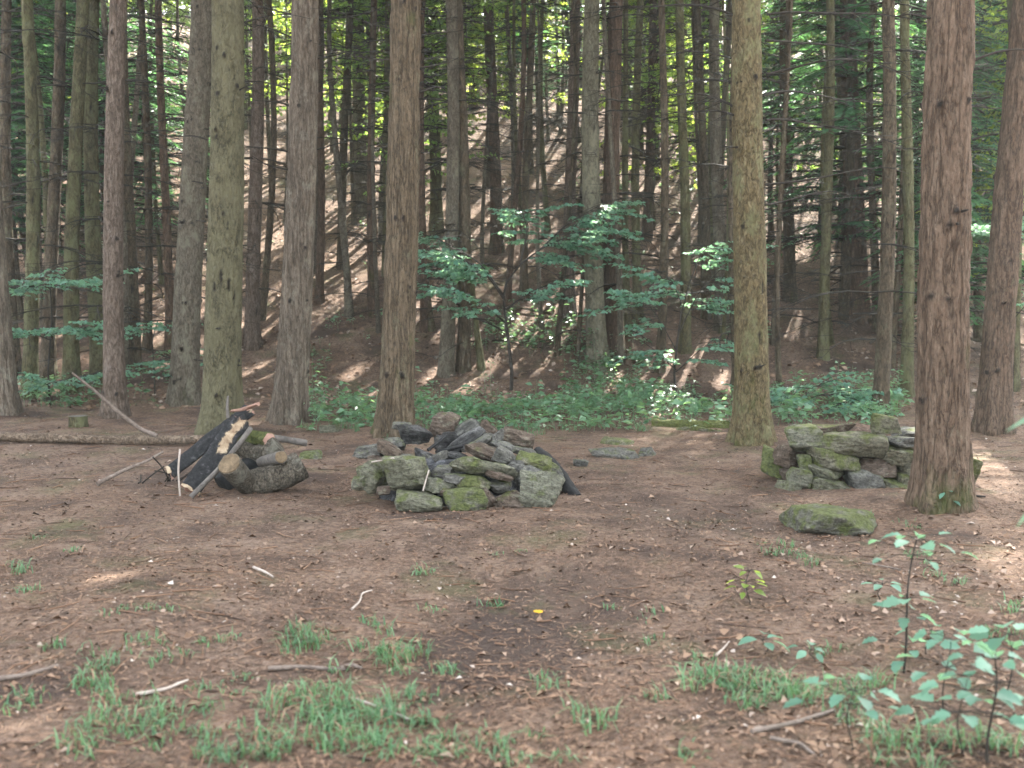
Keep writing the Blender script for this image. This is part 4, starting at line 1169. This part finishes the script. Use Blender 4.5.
# ------------------------------------------------------------------ ground plants
def scatter_under():
    rg = np.random.default_rng(81); mb = MB()
    zones = [(306, 745, 12.6, 19.5, 1900), (300, 780, 18, 27, 420), (60, 300, 17, 26, 260), (770, 905, 12.9, 16.0, 330), (20, 100, 14.5, 17.5, 130), (110, 200, 15, 18, 90), (300, 460, 17, 20, 160)]
    PS, DS, NS, LS, WS, VS = [], [], [], [], [], []
    for x0, x1, y0, y1, n in zones:
        for _ in range(n):
            Y = rg.uniform(y0, y1); p = pt(rg.uniform(x0, x1), 300, Y); x = p[0]
            den = fbm(np.array([[x * .7, Y * .7, 3.]]), 3, 4)[0]
            if den < rg.uniform(-.3, .38) + np.clip((Y - 14) * .03, 0, .16) + (.3 if Y < 13.3 and rg.uniform() < .6 else 0): continue
            hh = rg.uniform(.05, .3) * (1 + 1.2 * den) * (1.9 if rg.uniform() < .06 else 1) * (.55 if Y < 13.2 else 1)
            z = h1(x, Y); m = rg.integers(6, 14)
            top = np.array([x + rg.normal(0, .05), Y + rg.normal(0, .05), z + hh])
            tube(mb, np.array([[x, Y, z - .01], top]), [.0025, .0015], 3, 0, cap=False)
            a = rg.uniform(0, 6.28, m)
            f = rg.uniform(.45, 1, m)[:, None]
            B = np.array([x, Y, z]) + (top - np.array([x, Y, z])) * f
            D = np.stack([np.cos(a), np.sin(a), rg.uniform(-.3, .35, m)], 1)
            l = rg.uniform(.04, .10, m) * rg.choice([.7, 1., 1.5])
            PS.append(B + D * .03); DS.append(D); NS.append(np.array([0, 0, 1.]) + rg.normal(0, .4, (m, 3))); LS.append(l); WS.append(l * rg.uniform(.45, .7, m)); VS.append(np.clip(rg.uniform(0, 1, m) * .7 + rg.uniform(0, .3), 0, 1))
    leaf_quads(mb, np.concatenate(PS), np.concatenate(DS), np.concatenate(NS), np.concatenate(LS), np.concatenate(WS), 0, np.concatenate(VS))
    tag(mb.build('undergrowth', [M_UNDER, M_TWIG]), 'low green leafy ground cover along the edge of the clearing', 'undergrowth', kind='stuff')
scatter_under()

def grass():
    rg = np.random.default_rng(91); mb = MB()
    tufts = [  # px, py, spread px x, spread py, blades, blade length m
     (300, 650, 20, 14, 230, .13), (385, 662, 34, 16, 330, .13), (455, 674, 12, 6, 70, .10), (375, 628, 16, 4, 60, .09), (325, 640, 10, 6, 40, .09),
     (320, 715, 50, 22, 620, .12), (400, 720, 55, 18, 320, .11), (345, 742, 60, 16, 500, .12), (120, 665, 45, 16, 220, .09), (150, 640, 20, 6, 60, .08), (110, 730, 40, 20, 330, .11), (170, 720, 50, 18, 240, .09),
     (245, 760, 45, 12, 260, .12), (95, 690, 26, 8, 110, .1), (215, 640, 14, 6, 50, .08), (55, 650, 8, 5, 50, .09), (480, 740, 40, 14, 180, .08), (440, 750, 30, 12, 150, .09),
     (715, 682, 30, 12, 300, .13), (790, 696, 34, 12, 330, .13), (855, 690, 28, 7, 170, .12), (850, 715, 30, 14, 120, .13), (745, 700, 22, 9, 150, .12), (590, 727, 28, 8, 90, .12), (905, 748, 40, 14, 220, .13), (830, 655, 16, 5, 40, .08),
     (492, 603, 10, 5, 60, .09), (425, 573, 12, 5, 60, .09), (438, 610, 14, 5, 35, .07), (15, 572, 12, 8, 70, .1), (15, 595, 14, 8, 60, .08), (72, 553, 8, 4, 30, .08), (165, 610, 22, 4, 45, .07), (38, 540, 6, 4, 25, .08), (115, 610, 20, 8, 40, .06),
     (790, 553, 26, 7, 130, .10), (812, 565, 12, 5, 40, .08), (545, 692, 14, 5, 45, .09), (545, 680, 10, 4, 30, .08), (640, 615, 12, 4, 30, .07), (650, 640, 8, 4, 35, .08), (500, 555, 14, 4, 30, .06), (615, 612, 14, 4, 25, .06),
     (945, 580, 26, 8, 60, .09), (1005, 600, 20, 10, 60, .09), (1000, 640, 24, 10, 90, .1), (940, 500, 30, 4, 60, .09), (915, 560, 30, 10, 70, .07), (905, 525, 30, 8, 70, .07), (760, 545, 20, 5, 30, .06), (660, 700, 12, 6, 40, .09), (700, 660, 10, 4, 30, .08),
     (980, 750, 40, 14, 200, .13), (15, 710, 26, 14, 70, .08), (210, 690, 60, 20, 120, .06), (520, 770, 60, 8, 80, .08), (680, 760, 60, 8, 40, .07),
    ]
    edge = [(x, 429 + 3 * math.sin(x * .05), 14, 4, 60, .16) for x in range(312, 660, 14)] + [(x, 405, 16, 5, 40, .14) for x in range(20, 180, 18)]
    for (px, py, sx, sy, nb, bl) in tufts + edge:
        c = ground_at(px, py)
        if c[1] > 20: continue
        s = c[1] / FPX; sl = c[1] ** 2 / FPX / CAMZ
        n = int(nb * .68)
        nsub = max(2, n // 14)
        if nb > 150: sx, sy = sx * 1.25, sy * 1.25
        cxs = rg.normal(0, .5, nsub) * sx * s; cys = rg.normal(0, .5, nsub) * sy * sl
        k = rg.integers(0, nsub, n)
        x = c[0] + cxs[k] + rg.normal(0, .028, n); y = c[1] + cys[k] + rg.normal(0, .028, n)
        z = H(x, y) - .004
        a = rg.uniform(0, 6.28, n); L = bl * .74 * rg.uniform(.4, 1.35, n); lean = rg.uniform(.3, 1.6, n)
        d = np.stack([np.cos(a), np.sin(a), np.zeros(n)], 1); side = np.stack([-np.sin(a), np.cos(a), np.zeros(n)], 1)
        w = rg.uniform(.0022, .0042, n)[:, None]
        B = np.stack([x, y, z], 1)
        up = np.array([0, 0, 1.])
        m1 = B + (L * .45)[:, None] * (up + d * (lean * .45)[:, None]); m2 = B + L[:, None] * (up * (1.0 - .5 * lean)[:, None] + d * (lean * .85)[:, None])
        V = np.stack([B - side * w, B + side * w, m1 + side * w * .85, m1 - side * w * .85, m2], 1).reshape(-1, 3)
        i = np.arange(n) * 5
        var = np.clip(rg.uniform(0, 1, n) * .8 + rg.uniform(-.1, .3), 0, 1)
        straw = (rg.uniform(0, 1, n) < .2).astype(int)
        mb.add(V, np.stack([i, i + 1, i + 2, i + 3], 1), straw, var)
        mb.add(V, np.stack([i + 3, i + 2, i + 4], 1), straw, var)
    tag(mb.build('grass', [M_GRASS, M_NEEDLES]), 'short green grass tufts scattered over the bare forest floor', 'grass', kind='stuff')
grass()

def litter():
    rg = np.random.default_rng(92); mb = MB()
    n = 52000
    Y = 3.0 + 13.5 * rg.uniform(0, 1, n) ** 1.5; x = (rg.uniform(-.54, .54, n)) * Y * 1.05
    den = fbm(np.stack([x * .8, Y * .8, np.zeros(n)], 1), 3, 31) + .45 * (x > 1.0) * (Y < 8)
    keep = den > rg.uniform(-.9, .7, n)
    x, Y = x[keep], Y[keep]; n = len(x)
    z = H(x, Y) + rg.uniform(.003, .014, n)
    a = rg.uniform(0, 6.28, n); D = np.stack([np.cos(a), np.sin(a), rg.normal(0, .22, n)], 1)
    Nn = np.array([0, 0, 1.]) + rg.normal(0, .28, (n, 3))
    l = rg.lognormal(math.log(.016), .5, n).clip(.008, .065)
    v = np.clip(.35 * fbm(np.stack([x * 1.9, Y * 1.9, np.full(n, 5.)], 1), 4, 33) + rg.beta(1.8, 2.6, n) + (rg.uniform(0, 1, n) < .025) * .5, 0, 1)
    leaf_quads(mb, np.stack([x, Y, z], 1), D, Nn, l, l * rg.uniform(.35, .8, n), 0, v, .25)
    # larger, paler curled leaves toward the right front
    n = 620; Y = rg.uniform(3.3, 7, n); x = rg.uniform(-.1, .52, n) * Y
    k = x > rg.uniform(-.5, 2.5, n); x, Y = x[k], Y[k]; n = len(x)
    a = rg.uniform(0, 6.28, n)
    leaf_quads(mb, np.stack([x, Y, H(x, Y) + .01], 1), np.stack([np.cos(a), np.sin(a), rg.normal(0, .3, n)], 1), np.array([0, 0, 1.]) + rg.normal(0, .5, (n, 3)), rg.uniform(.03, .06, n), rg.uniform(.02, .04, n), 0, rg.uniform(.5, .88, n), .3)
    # slope
    n = 16000; Y = rg.uniform(15, 36, n); x = rg.uniform(-.52, .52, n) * Y
    a = rg.uniform(0, 6.28, n); l = rg.uniform(.05, .12, n)
    leaf_quads(mb, np.stack([x, Y, H(x, Y) + .015], 1), np.stack([np.cos(a), np.sin(a), rg.normal(0, .3, n) + .35 * np.sin(a)], 1), np.array([0, -.35, 1.]) + rg.normal(0, .35, (n, 3)), l, l * .6, 0, np.clip(rg.beta(2, 2.2, n), 0, 1), .2)
    tag(mb.build('leaf_litter', M_LITTER), 'dead brown leaves scattered over the forest floor', 'leaf litter', kind='stuff')
    mb = MB(); n = 60000
    Y = 3.0 + 12 * rg.uniform(0, 1, n) ** 1.6; x = rg.uniform(-.56, .56, n) * Y
    a = rg.uniform(0, 6.28, n); l = rg.uniform(.025, .075, n)
    z = H(x, Y) + rg.uniform(.004, .012, n)
    leaf_quads(mb, np.stack([x, Y, z], 1), np.stack([np.cos(a), np.sin(a), rg.normal(0, .12, n)], 1), np.array([0, 0, 1.]) + rg.normal(0, .3, (n, 3)), l, np.full(n, .0035), 0, rg.uniform(0, 1, n), 0)
    n = 1000; Y = 3.2 + 11 * rg.uniform(0, 1, n) ** 1.4; x = rg.uniform(-.54, .54, n) * Y
    for i in range(n):
        aa = rg.uniform(0, 6.28); L = rg.uniform(.05, .22) ; p = np.array([x[i], Y[i], 0.]); q = p + L * np.array([math.cos(aa), math.sin(aa), 0])
        m_ = (p + q) / 2 + rg.normal(0, L * .08, 3)
        Q = np.array([p, m_, q]); Q[:, 2] = H(Q[:, 0], Q[:, 1]) + .008
        rr = rg.uniform(.0018, .0045)
        tube(mb, Q, [rr, rr, rr * .6], 4, 0, cap=False, var=rg.uniform(.0, .7))
    tag(mb.build('needle_litter', M_NEEDLES), 'fallen needles and fine twigs covering the forest floor', 'needle litter', kind='stuff')
litter()

# one bright yellow leaf
g = ground_at(538, 616)
mb = MB()
for a in (0, 1.1, -1.0, 2.2):
    leaf_quads(mb, np.array([[0, 0, .012]]), np.array([[math.cos(a + .4), math.sin(a + .4), .35]]), np.array([[0, -.6, 1.]]), [.03], [.022], 0, .7, .2)
tag(mb.build('fallen_leaf', M_YELLOW, loc=g), 'single bright yellow fallen leaf in the middle of the floor', 'leaf')

# -- single seedlings with real leaf blades
def blade(mb, base, d, n, L, W, prof, droop, mat, var):
    d = norm(np.asarray(d, float)); n = np.asarray(n, float); s = norm(np.cross(d, n)); n = np.cross(s, d)
    k = len(prof); V = []
    for i, p in enumerate(prof):
        t = i / (k - 1)
        c = base + d * L * t - n * droop * L * t * t
        w = W / 2 * p
        V += [c - s * w + n * w * .25, c, c + s * w + n * w * .25]
    F = []
    for i in range(k - 1):
        a = i * 3
        F += [[a, a + 1, a + 4, a + 3], [a + 1, a + 2, a + 5, a + 4]]
    mb.add(V, F, mat, var)
OVATE = [.06, .55, .9, 1., .85, .55, .03]
LOBED = [.08, .55, .95, .7, 1., .6, .75, .35, .02]
LANCE = [.1, .5, .8, 1., .9, .65, .35, .02]

def seedling(px, py, hgt, tiers, leaf, label, seed, prof=OVATE, mat=M_TEAL, lean=(0, 0), cat='plant', name='seedling', wr=.62):
    rg = np.random.default_rng(seed)
    g = ground_at(px, py)
    root = empty(name, g, label, cat)
    n = 10; t = np.linspace(0, 1, n)
    P = np.stack([lean[0] * t ** 1.3 + .012 * np.sin(t * 5 + seed), lean[1] * t, hgt * t], 1); P[0, 2] = -.02
    mb = MB(); tube(mb, P, np.linspace(.0055, .0025, n) * (1 if hgt > .3 else .6), 6)
    mb.build('stem', M_TWIG, root)
    for (f, cnt, sp) in tiers:
        i = min(n - 1, int(f * (n - 1))); c = P[i]
        cnt = int(cnt * 1.1)
        for q in range(cnt):
            a = q * 6.283 / cnt + rg.uniform(-.4, .4) + f * 9
            d = np.array([math.cos(a), math.sin(a), rg.uniform(-.05, .25)])
            m2 = MB(); e = c + d * sp * rg.uniform(.35, 1.)
            tube(m2, np.array([c, (c + e) / 2 + np.array([0, 0, .01]), e]), [.0018, .0015, .0012], 4, 0, cap=False)
            L = leaf * rg.uniform(.75, 1.2)
            blade(m2, e, d + np.array([0, 0, rg.uniform(-.3, .05)]), np.array([0, 0, 1.]) + rg.normal(0, .28, 3), L, L * wr, prof, rg.uniform(.1, .5), 1, rg.uniform(.2, 1))
            m2.build('leaf', [M_TWIG, mat], root, smooth=True)
    return root
seedling(901, 673, .54, [(1., 7, .13), (.95, 5, .20), (.62, 5, .07), (.45, 4, .10), (.3, 4, .13), (.18, 3, .15)], .064, 'tall thin seedling with tiers of blue green leaves at the right front', 1, LOBED, lean=(.05, 0), wr=.8)
seedling(850, 752, .20, [(1., 6, .10), (.8, 5, .16)], .064, 'low lobed leaf seedling right of the front right grass', 2, LOBED, wr=.85)
seedling(945, 725, .30, [(1., 6, .10), (.75, 6, .18)], .064, 'seedling with spreading pale leaves near the lower right corner', 3, LOBED, wr=.85)
seedling(990, 765, .34, [(1., 7, .10), (.8, 6, .18), (.5, 5, .15)], .064, 'dense leafy seedling in the lower right corner', 4, LOBED, wr=.8)
seedling(1008, 705, .26, [(1., 6, .10), (.8, 5, .17)], .09, 'leafy seedling at the right edge above the corner', 5, LOBED, wr=.8)
seedling(960, 758, .22, [(1., 7, .10), (.7, 7, .17)], .075, 'low leafy seedling between the corner seedlings and the front right grass', 21, LOBED, wr=.8)
seedling(765, 655, .06, [(1., 6, .07)], .07, 'flat little rosette of leaves left of the tall seedling', 6, OVATE)
seedling(812, 663, .05, [(1., 5, .06)], .06, 'small low plant between the rosette and the tall seedling', 7, OVATE)
seedling(748, 606, .17, [(1., 5, .05), (.75, 5, .08), (.45, 4, .08)], .055, 'bushy yellow green seedling in front of the dark flat stone', 8, OVATE, M_LEAFY)
seedling(880, 600, .08, [(1., 5, .06)], .06, 'little low plant behind the tall seedling', 9, OVATE)
seedling(928, 655, .10, [(1., 6, .10)], .075, 'low spreading plant just right of the tall seedling stem', 10, OVATE)
seedling(945, 512, .14, [(1., 6, .05), (.6, 4, .06)], .06, 'small green plant at the foot of the thickest trunk', 14, OVATE)
# tall plant at the right margin, its long leaves reach into the picture
g = np.array([1.36, 2.45, h1(1.36, 2.45)])
root = empty('tall_plant', g, 'close tall plant at the right edge with long narrow blue green leaves', 'plant')
mb = MB(); tube(mb, np.array([[0, 0, -.02], [.01, 0, .5], [-.01, .02, .95], [-.03, .02, 1.3]]), [.008, .007, .005, .004], 6); mb.build('stem', M_TWIG, root)
for (z, dx, dy, dz, L, W) in [(1.29, -1, .1, -.55, .22, .026), (1.17, -.8, .1, -.95, .26, .03), (.90, -.6, .1, -.95, .24, .03), (1.1, .8, .2, -.4, .24, .04), (.7, .7, -.3, -.4, .24, .04), ]:
    m2 = MB(); blade(m2, np.array([-.02, .01, z]), np.array([dx, dy, dz + .35]), np.array([dx * .3, -.6, .8]), L, W, LANCE, .35, 0, .8)
    m2.build('leaf', M_TEAL, root)

# ------------------------------------------------------------------ gaps in the canopy
# openings in the crowns where the sun reaches the floor: leaves near these sun lines are left out
SD = np.array([math.sin(SUN_AZ) * math.cos(SUN_EL), math.cos(SUN_AZ) * math.cos(SUN_EL), math.sin(SUN_EL)])
GAPS = [(505, 345, .7), (532, 358, .5), (575, 298, .5), (562, 328, .5), (548, 350, .3), (245, 335, .45), (262, 288, .4), (258, 372, .3), (375, 188, .4), (358, 215, .45),
        (338, 262, .45), (428, 128, .4), (420, 315, .35), (455, 322, .35), (790, 325, .35), (700, 352, .3), (280, 235, .4), (440, 375, .3), (345, 240, .35), (385, 160, .35), (120, 290, .3), (140, 340, .3),
        (645, 412, .34), (602, 385, .34), (325, 402, .2), (442, 414, .24), (832, 408, .32), (800, 412, .28), (112, 577, .18), (665, 372, .3), (60, 330, .3), (985, 410, .2), (490, 400, .2), (1000, 330, .3)]
LINES = [(ground_at(a, b), r, .6) for a, b, r in GAPS]
_r = np.random.default_rng(77)
LINES += [(ground_at(_r.uniform(320, 740), _r.uniform(372, 422)), _r.uniform(.18, .32), .5) for _ in range(14)]
LINES += [(pt(500, 295, 16.6), .25, .4), (pt(590, 230, 16.4), .3, .4), (pt(440, 245, 16.4), .3, .4), (pt(690, 300, 15.5), .35, .4), (pt(845, 205, 18.6), .35, .4)]
rg = np.random.default_rng(71)
for x0, x1, n_ in [(0, 110, 22), (120, 180, 14), (235, 285, 14), (322, 460, 26), (480, 590, 16), (610, 730, 20), (780, 930, 24), (985, 1040, 14)]:
    for _ in range(n_):
        Yq = rg.uniform(19 if x0 in (0, 120, 780, 985) else 22, 36)
        LINES.append((pt(rg.uniform(x0, x1), rg.uniform(5, 215), Yq), rg.uniform(.6, 1.15), 2.4))
bpy.context.view_layer.update()
ncut = 0
for o in [o for o in bpy.data.objects if o.name.split('.')[0] == 'crown']:
    me = o.data
    n = len(me.polygons); M = np.array(o.matrix_world)
    bb = np.array([M[:3, :3] @ np.array(c) + M[:3, 3] for c in o.bound_box]); bc = bb.mean(0); br = np.linalg.norm(bb - bc, axis=1).max()
    near_ = []
    for (q, r, t0) in LINES:
        v = bc - q; tpar = max(0., v @ SD)
        if np.linalg.norm(v - tpar * SD) < br + r: near_.append((q, r, t0))
    if not near_: continue
    C = np.empty(n * 3, np.float32); me.polygons.foreach_get('center', C)
    C = C.reshape(-1, 3) @ M[:3, :3].T + M[:3, 3]
    kill = np.zeros(n, bool)
    for (q, r, t0) in near_:
        v = C - q; tp = v @ SD
        d2 = (v * v).sum(1) - tp * tp
        kill |= (tp > t0) & (d2 < r * r)
    if not kill.any(): continue
    m2 = me.copy(); bm = bmesh.new(); bm.from_mesh(m2)
    bm.faces.ensure_lookup_table()
    bmesh.ops.delete(bm, geom=[bm.faces[k] for k in np.nonzero(kill)[0]], context='FACES')
    bm.to_mesh(m2); bm.free(); o.data = m2; ncut += 1
print('crowns opened', ncut)

# ------------------------------------------------------------------ light, sky, camera
w = bpy.data.worlds.new('World'); SC.world = w; w.use_nodes = True
nt = w.node_tree; nt.nodes.clear()
sky = nt.nodes.new('ShaderNodeTexSky'); sky.sky_type = 'NISHITA'; sky.sun_disc = False
sky.sun_elevation = SUN_EL; sky.sun_rotation = SUN_AZ; sky.dust_density = 3.; sky.air_density = 1.; sky.ozone_density = 1.
hs = nt.nodes.new('ShaderNodeHueSaturation'); hs.inputs['Saturation'].default_value = .38
bg = nt.nodes.new('ShaderNodeBackground'); bg.inputs['Strength'].default_value = .15
out = nt.nodes.new('ShaderNodeOutputWorld')
nt.links.new(sky.outputs[0], hs.inputs['Color']); nt.links.new(hs.outputs[0], bg.inputs['Color']); nt.links.new(bg.outputs[0], out.inputs[0])
sl = bpy.data.lights.new('sun', 'SUN'); sl.energy = 5.; sl.angle = R(.55); sl.color = (1., .95, .86)
so = bpy.data.objects.new('sun', sl); COL.objects.link(so)
sd = Vector((math.sin(SUN_AZ) * math.cos(SUN_EL), math.cos(SUN_AZ) * math.cos(SUN_EL), math.sin(SUN_EL)))
so.rotation_euler = sd.to_track_quat('Z', 'Y').to_euler(); so.location = (0, 0, 40)

hm = bpy.data.materials.new('damp_air'); hm.use_nodes = True; hn = hm.node_tree; hn.nodes.clear()
pv = hn.nodes.new('ShaderNodeVolumePrincipled'); pv.inputs['Color'].default_value = (.86, .92, .84, 1); pv.inputs['Density'].default_value = .0015; pv.inputs['Anisotropy'].default_value = .35
ho = hn.nodes.new('ShaderNodeOutputMaterial'); hn.links.new(pv.outputs[0], ho.inputs['Volume'])
mb = MB(); z0_, z1_ = -3., 62.
Vb = [(x, y, z) for z in (z0_, z1_) for y in (-70., 410.) for x in (-270., 270.)]
mb.add(Vb, [[0, 2, 3, 1], [4, 5, 7, 6], [0, 1, 5, 4], [1, 3, 7, 5], [3, 2, 6, 7], [2, 0, 4, 6]])
tag(mb.build('haze', hm, smooth=False), 'faint damp haze hanging in the forest air', 'haze', kind='stuff')

cam = bpy.data.cameras.new('camera'); co = bpy.data.objects.new('camera', cam); COL.objects.link(co)
co.location = (0, 0, CAMZ); co.rotation_euler = (R(90) - PITCH, 0, 0)
cam.sensor_width = 36; cam.lens = 36 * FPX / 1024; cam.clip_start = .05; cam.clip_end = 1500
cam.dof.use_dof = True; cam.dof.focus_distance = 9.5; cam.dof.aperture_fstop = 2.5
SC.camera = co
vs = SC.view_settings; vs.view_transform = 'Standard'; vs.look = 'None'; vs.gamma = 1; vs.exposure = 3.4
SC.cycles.use_denoising = True
SC.cycles.use_adaptive_sampling = True; SC.cycles.adaptive_threshold = .015
SC.cycles.max_bounces = 6; SC.cycles.diffuse_bounces = 4; SC.cycles.glossy_bounces = 2; SC.cycles.transmission_bounces = 4
SC.cycles.sample_clamp_indirect = 6
